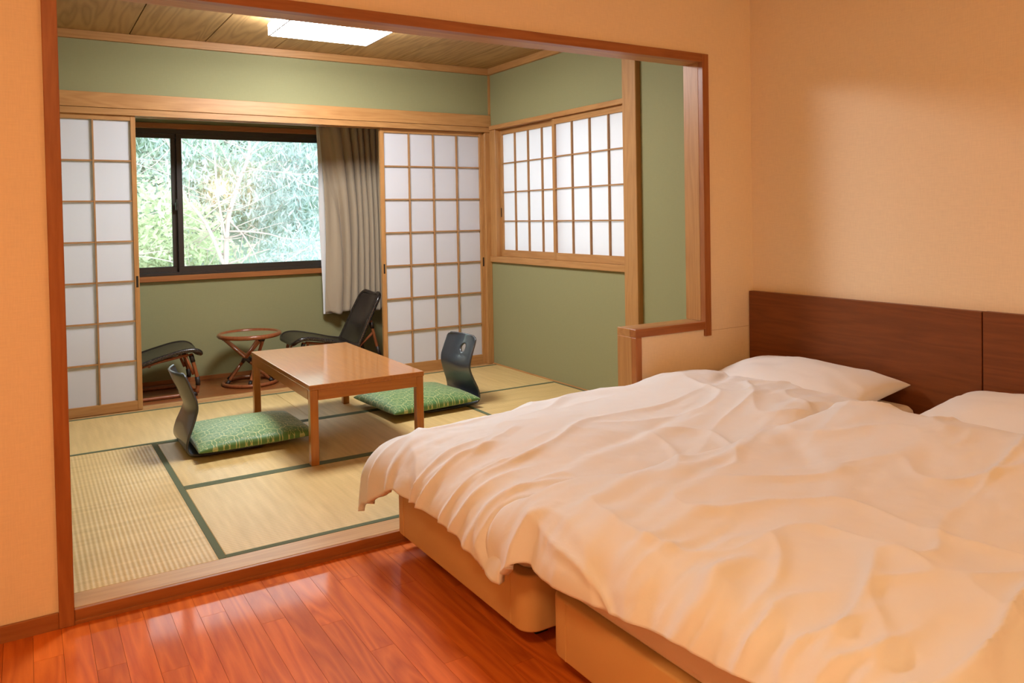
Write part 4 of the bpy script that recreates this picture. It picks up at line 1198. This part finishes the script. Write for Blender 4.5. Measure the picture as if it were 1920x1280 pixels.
bush('garden_shrub', -0.4, 7.6, 1.6, 1.7, 8500, 0.041, LEAF_G, 'low pale shrub at the bottom left of the window view', 'shrub')
bush('evergreen_tree', 3.2, 14.5, 2.8, 4.4, 15300, 0.090, LEAF_G, 'pale hillside tree high up behind the conifer', 'tree')
bush('evergreen_tree', -0.6, 14.0, 2.9, 4.4, 15300, 0.090, LEAF_B, 'bluish hillside tree high up at the back left', 'tree')

def grow(bm, p, d, L, r, depth, rg, bend=0.35, zbias=0.12):
    n = max(3, int(L / 0.12))
    pts = [Vector(p)]; dd = Vector(d).normalized()
    for i in range(n):
        dd = (dd + Vector((rg.gauss(0, 1), rg.gauss(0, 1), rg.gauss(0, 1) + zbias)) * bend * 0.22).normalized()
        pts.append(pts[-1] + dd * (L / n))
    rads = [r * (1 - 0.6 * i / n) for i in range(n + 1)]
    add_tube(bm, pts, rads, 5 if r > 0.006 else 3)
    if depth <= 0: return
    for i in range(1, n + 1):
        if rg.random() < 0.75:
            ax = Vector((rg.gauss(0, 1), rg.gauss(0, 0.8), rg.gauss(0.15, 0.8))).normalized()
            nd = (dd * 0.55 + ax * 0.9).normalized()
            grow(bm, pts[i], nd, L * rg.uniform(0.40, 0.70), rads[i] * 0.55, depth - 1, rg, bend * 1.1, zbias)
def bare_tree(x, y, z, limbs, label, seed, depth=2, rscale=1.0):
    e = empty('bare_tree', (x, y, z)); tag(e, label, 'tree', 'bare deciduous trees')
    rg = random.Random(seed)
    for li, (pts, r0, r1) in enumerate(limbs):
        bm = bmesh.new()
        P = catmull([Vector(p) - Vector((x, y, z)) for p in pts], 6)
        n = len(P)
        rads = [(r0 + (r1 - r0) * i / (n - 1)) * rscale * 0.62 for i in range(n)]
        add_tube(bm, P, rads, 8)
        for i in range(3, n):
            if rg.random() < 0.8:
                ax = Vector((rg.gauss(0, 1), rg.gauss(0, 0.6), rg.gauss(0.2, 0.5))).normalized()
                grow(bm, P[i], ax, rg.uniform(0.35, 0.9), rads[i] * 0.45, depth, rg)
        me = bpy.data.meshes.new('branch'); bm.to_mesh(me); bm.free()
        link('trunk' if li == 0 else 'branch', me, BARK, e, (0, 0, 0), True)
    return e
Y7 = 6.8
tx = 2.02
bare_tree(tx, Y7, -1.2, [
    ([(tx - 0.02, Y7, -1.2), (tx, Y7, 0.2), (tx + 0.02, Y7, 1.0), (tx + 0.08, Y7 + 0.05, 1.45)], 0.060, 0.042),
    ([(tx + 0.06, Y7 + 0.04, 1.35), (tx + 0.20, Y7 + 0.1, 1.75), (tx + 0.34, Y7 + 0.1, 2.15), (tx + 0.30, Y7 + 0.15, 2.6), (tx + 0.32, Y7 + 0.2, 3.1)], 0.042, 0.015),
    ([(tx + 0.33, Y7 + 0.1, 2.10), (tx + 0.55, Y7 + 0.1, 2.42), (tx + 0.75, Y7 + 0.1, 2.9)], 0.024, 0.009),
    ([(tx, Y7, 0.75), (tx - 0.20, Y7 - 0.05, 1.25), (tx - 0.45, Y7, 1.65), (tx - 0.55, Y7 + 0.05, 2.15), (tx - 0.85, Y7 + 0.05, 2.6), (tx - 1.0, Y7 + 0.1, 3.0)], 0.036, 0.012),
    ([(tx + 0.02, Y7, 1.05), (tx - 0.06, Y7, 1.6), (tx - 0.10, Y7, 2.2), (tx - 0.22, Y7 + 0.1, 2.8)], 0.026, 0.010),
    ([(tx + 0.05, Y7, 0.62), (tx + 0.6, Y7 + 0.1, 0.72), (tx + 1.1, Y7 + 0.15, 0.98)], 0.016, 0.006),
    ([(tx - 0.02, Y7, 0.55), (tx - 0.6, Y7, 0.85), (tx - 1.4, Y7, 1.0)], 0.016, 0.006)],
    'pale bare branching tree in the middle of the window view', 3)
bare_tree(-0.1, 6.2, -1.4, [
    ([(-0.1, 6.2, -1.4), (-0.05, 6.2, -0.2), (0.1, 6.2, 0.6)], 0.045, 0.03),
    ([(0.1, 6.2, 0.55), (0.5, 6.2, 1.2), (0.85, 6.2, 1.9), (1.0, 6.3, 2.5)], 0.026, 0.008),
    ([(0.1, 6.2, 0.6), (0.7, 6.2, 0.9), (1.3, 6.2, 1.0)], 0.02, 0.006),
    ([(0.0, 6.2, 0.2), (0.5, 6.2, 0.5), (1.2, 6.2, 0.62)], 0.018, 0.006)],
    'pale bare shrub tree at the left of the window view', 11, 3)
bare_tree(4.3, 7.6, -1.0, [
    ([(4.3, 7.6, -1.0), (4.25, 7.6, 0.3), (4.1, 7.6, 1.2)], 0.045, 0.028),
    ([(4.1, 7.6, 1.1), (3.7, 7.6, 1.6), (3.2, 7.6, 1.8), (2.9, 7.6, 2.05)], 0.022, 0.006),
    ([(4.1, 7.6, 1.2), (3.8, 7.6, 1.9), (3.4, 7.6, 2.4)], 0.02, 0.006),
    ([(4.2, 7.6, 0.6), (3.6, 7.6, 0.9), (3.0, 7.6, 0.85)], 0.016, 0.005)],
    'pale bare tree reaching in from the right behind the curtain', 23, 3)
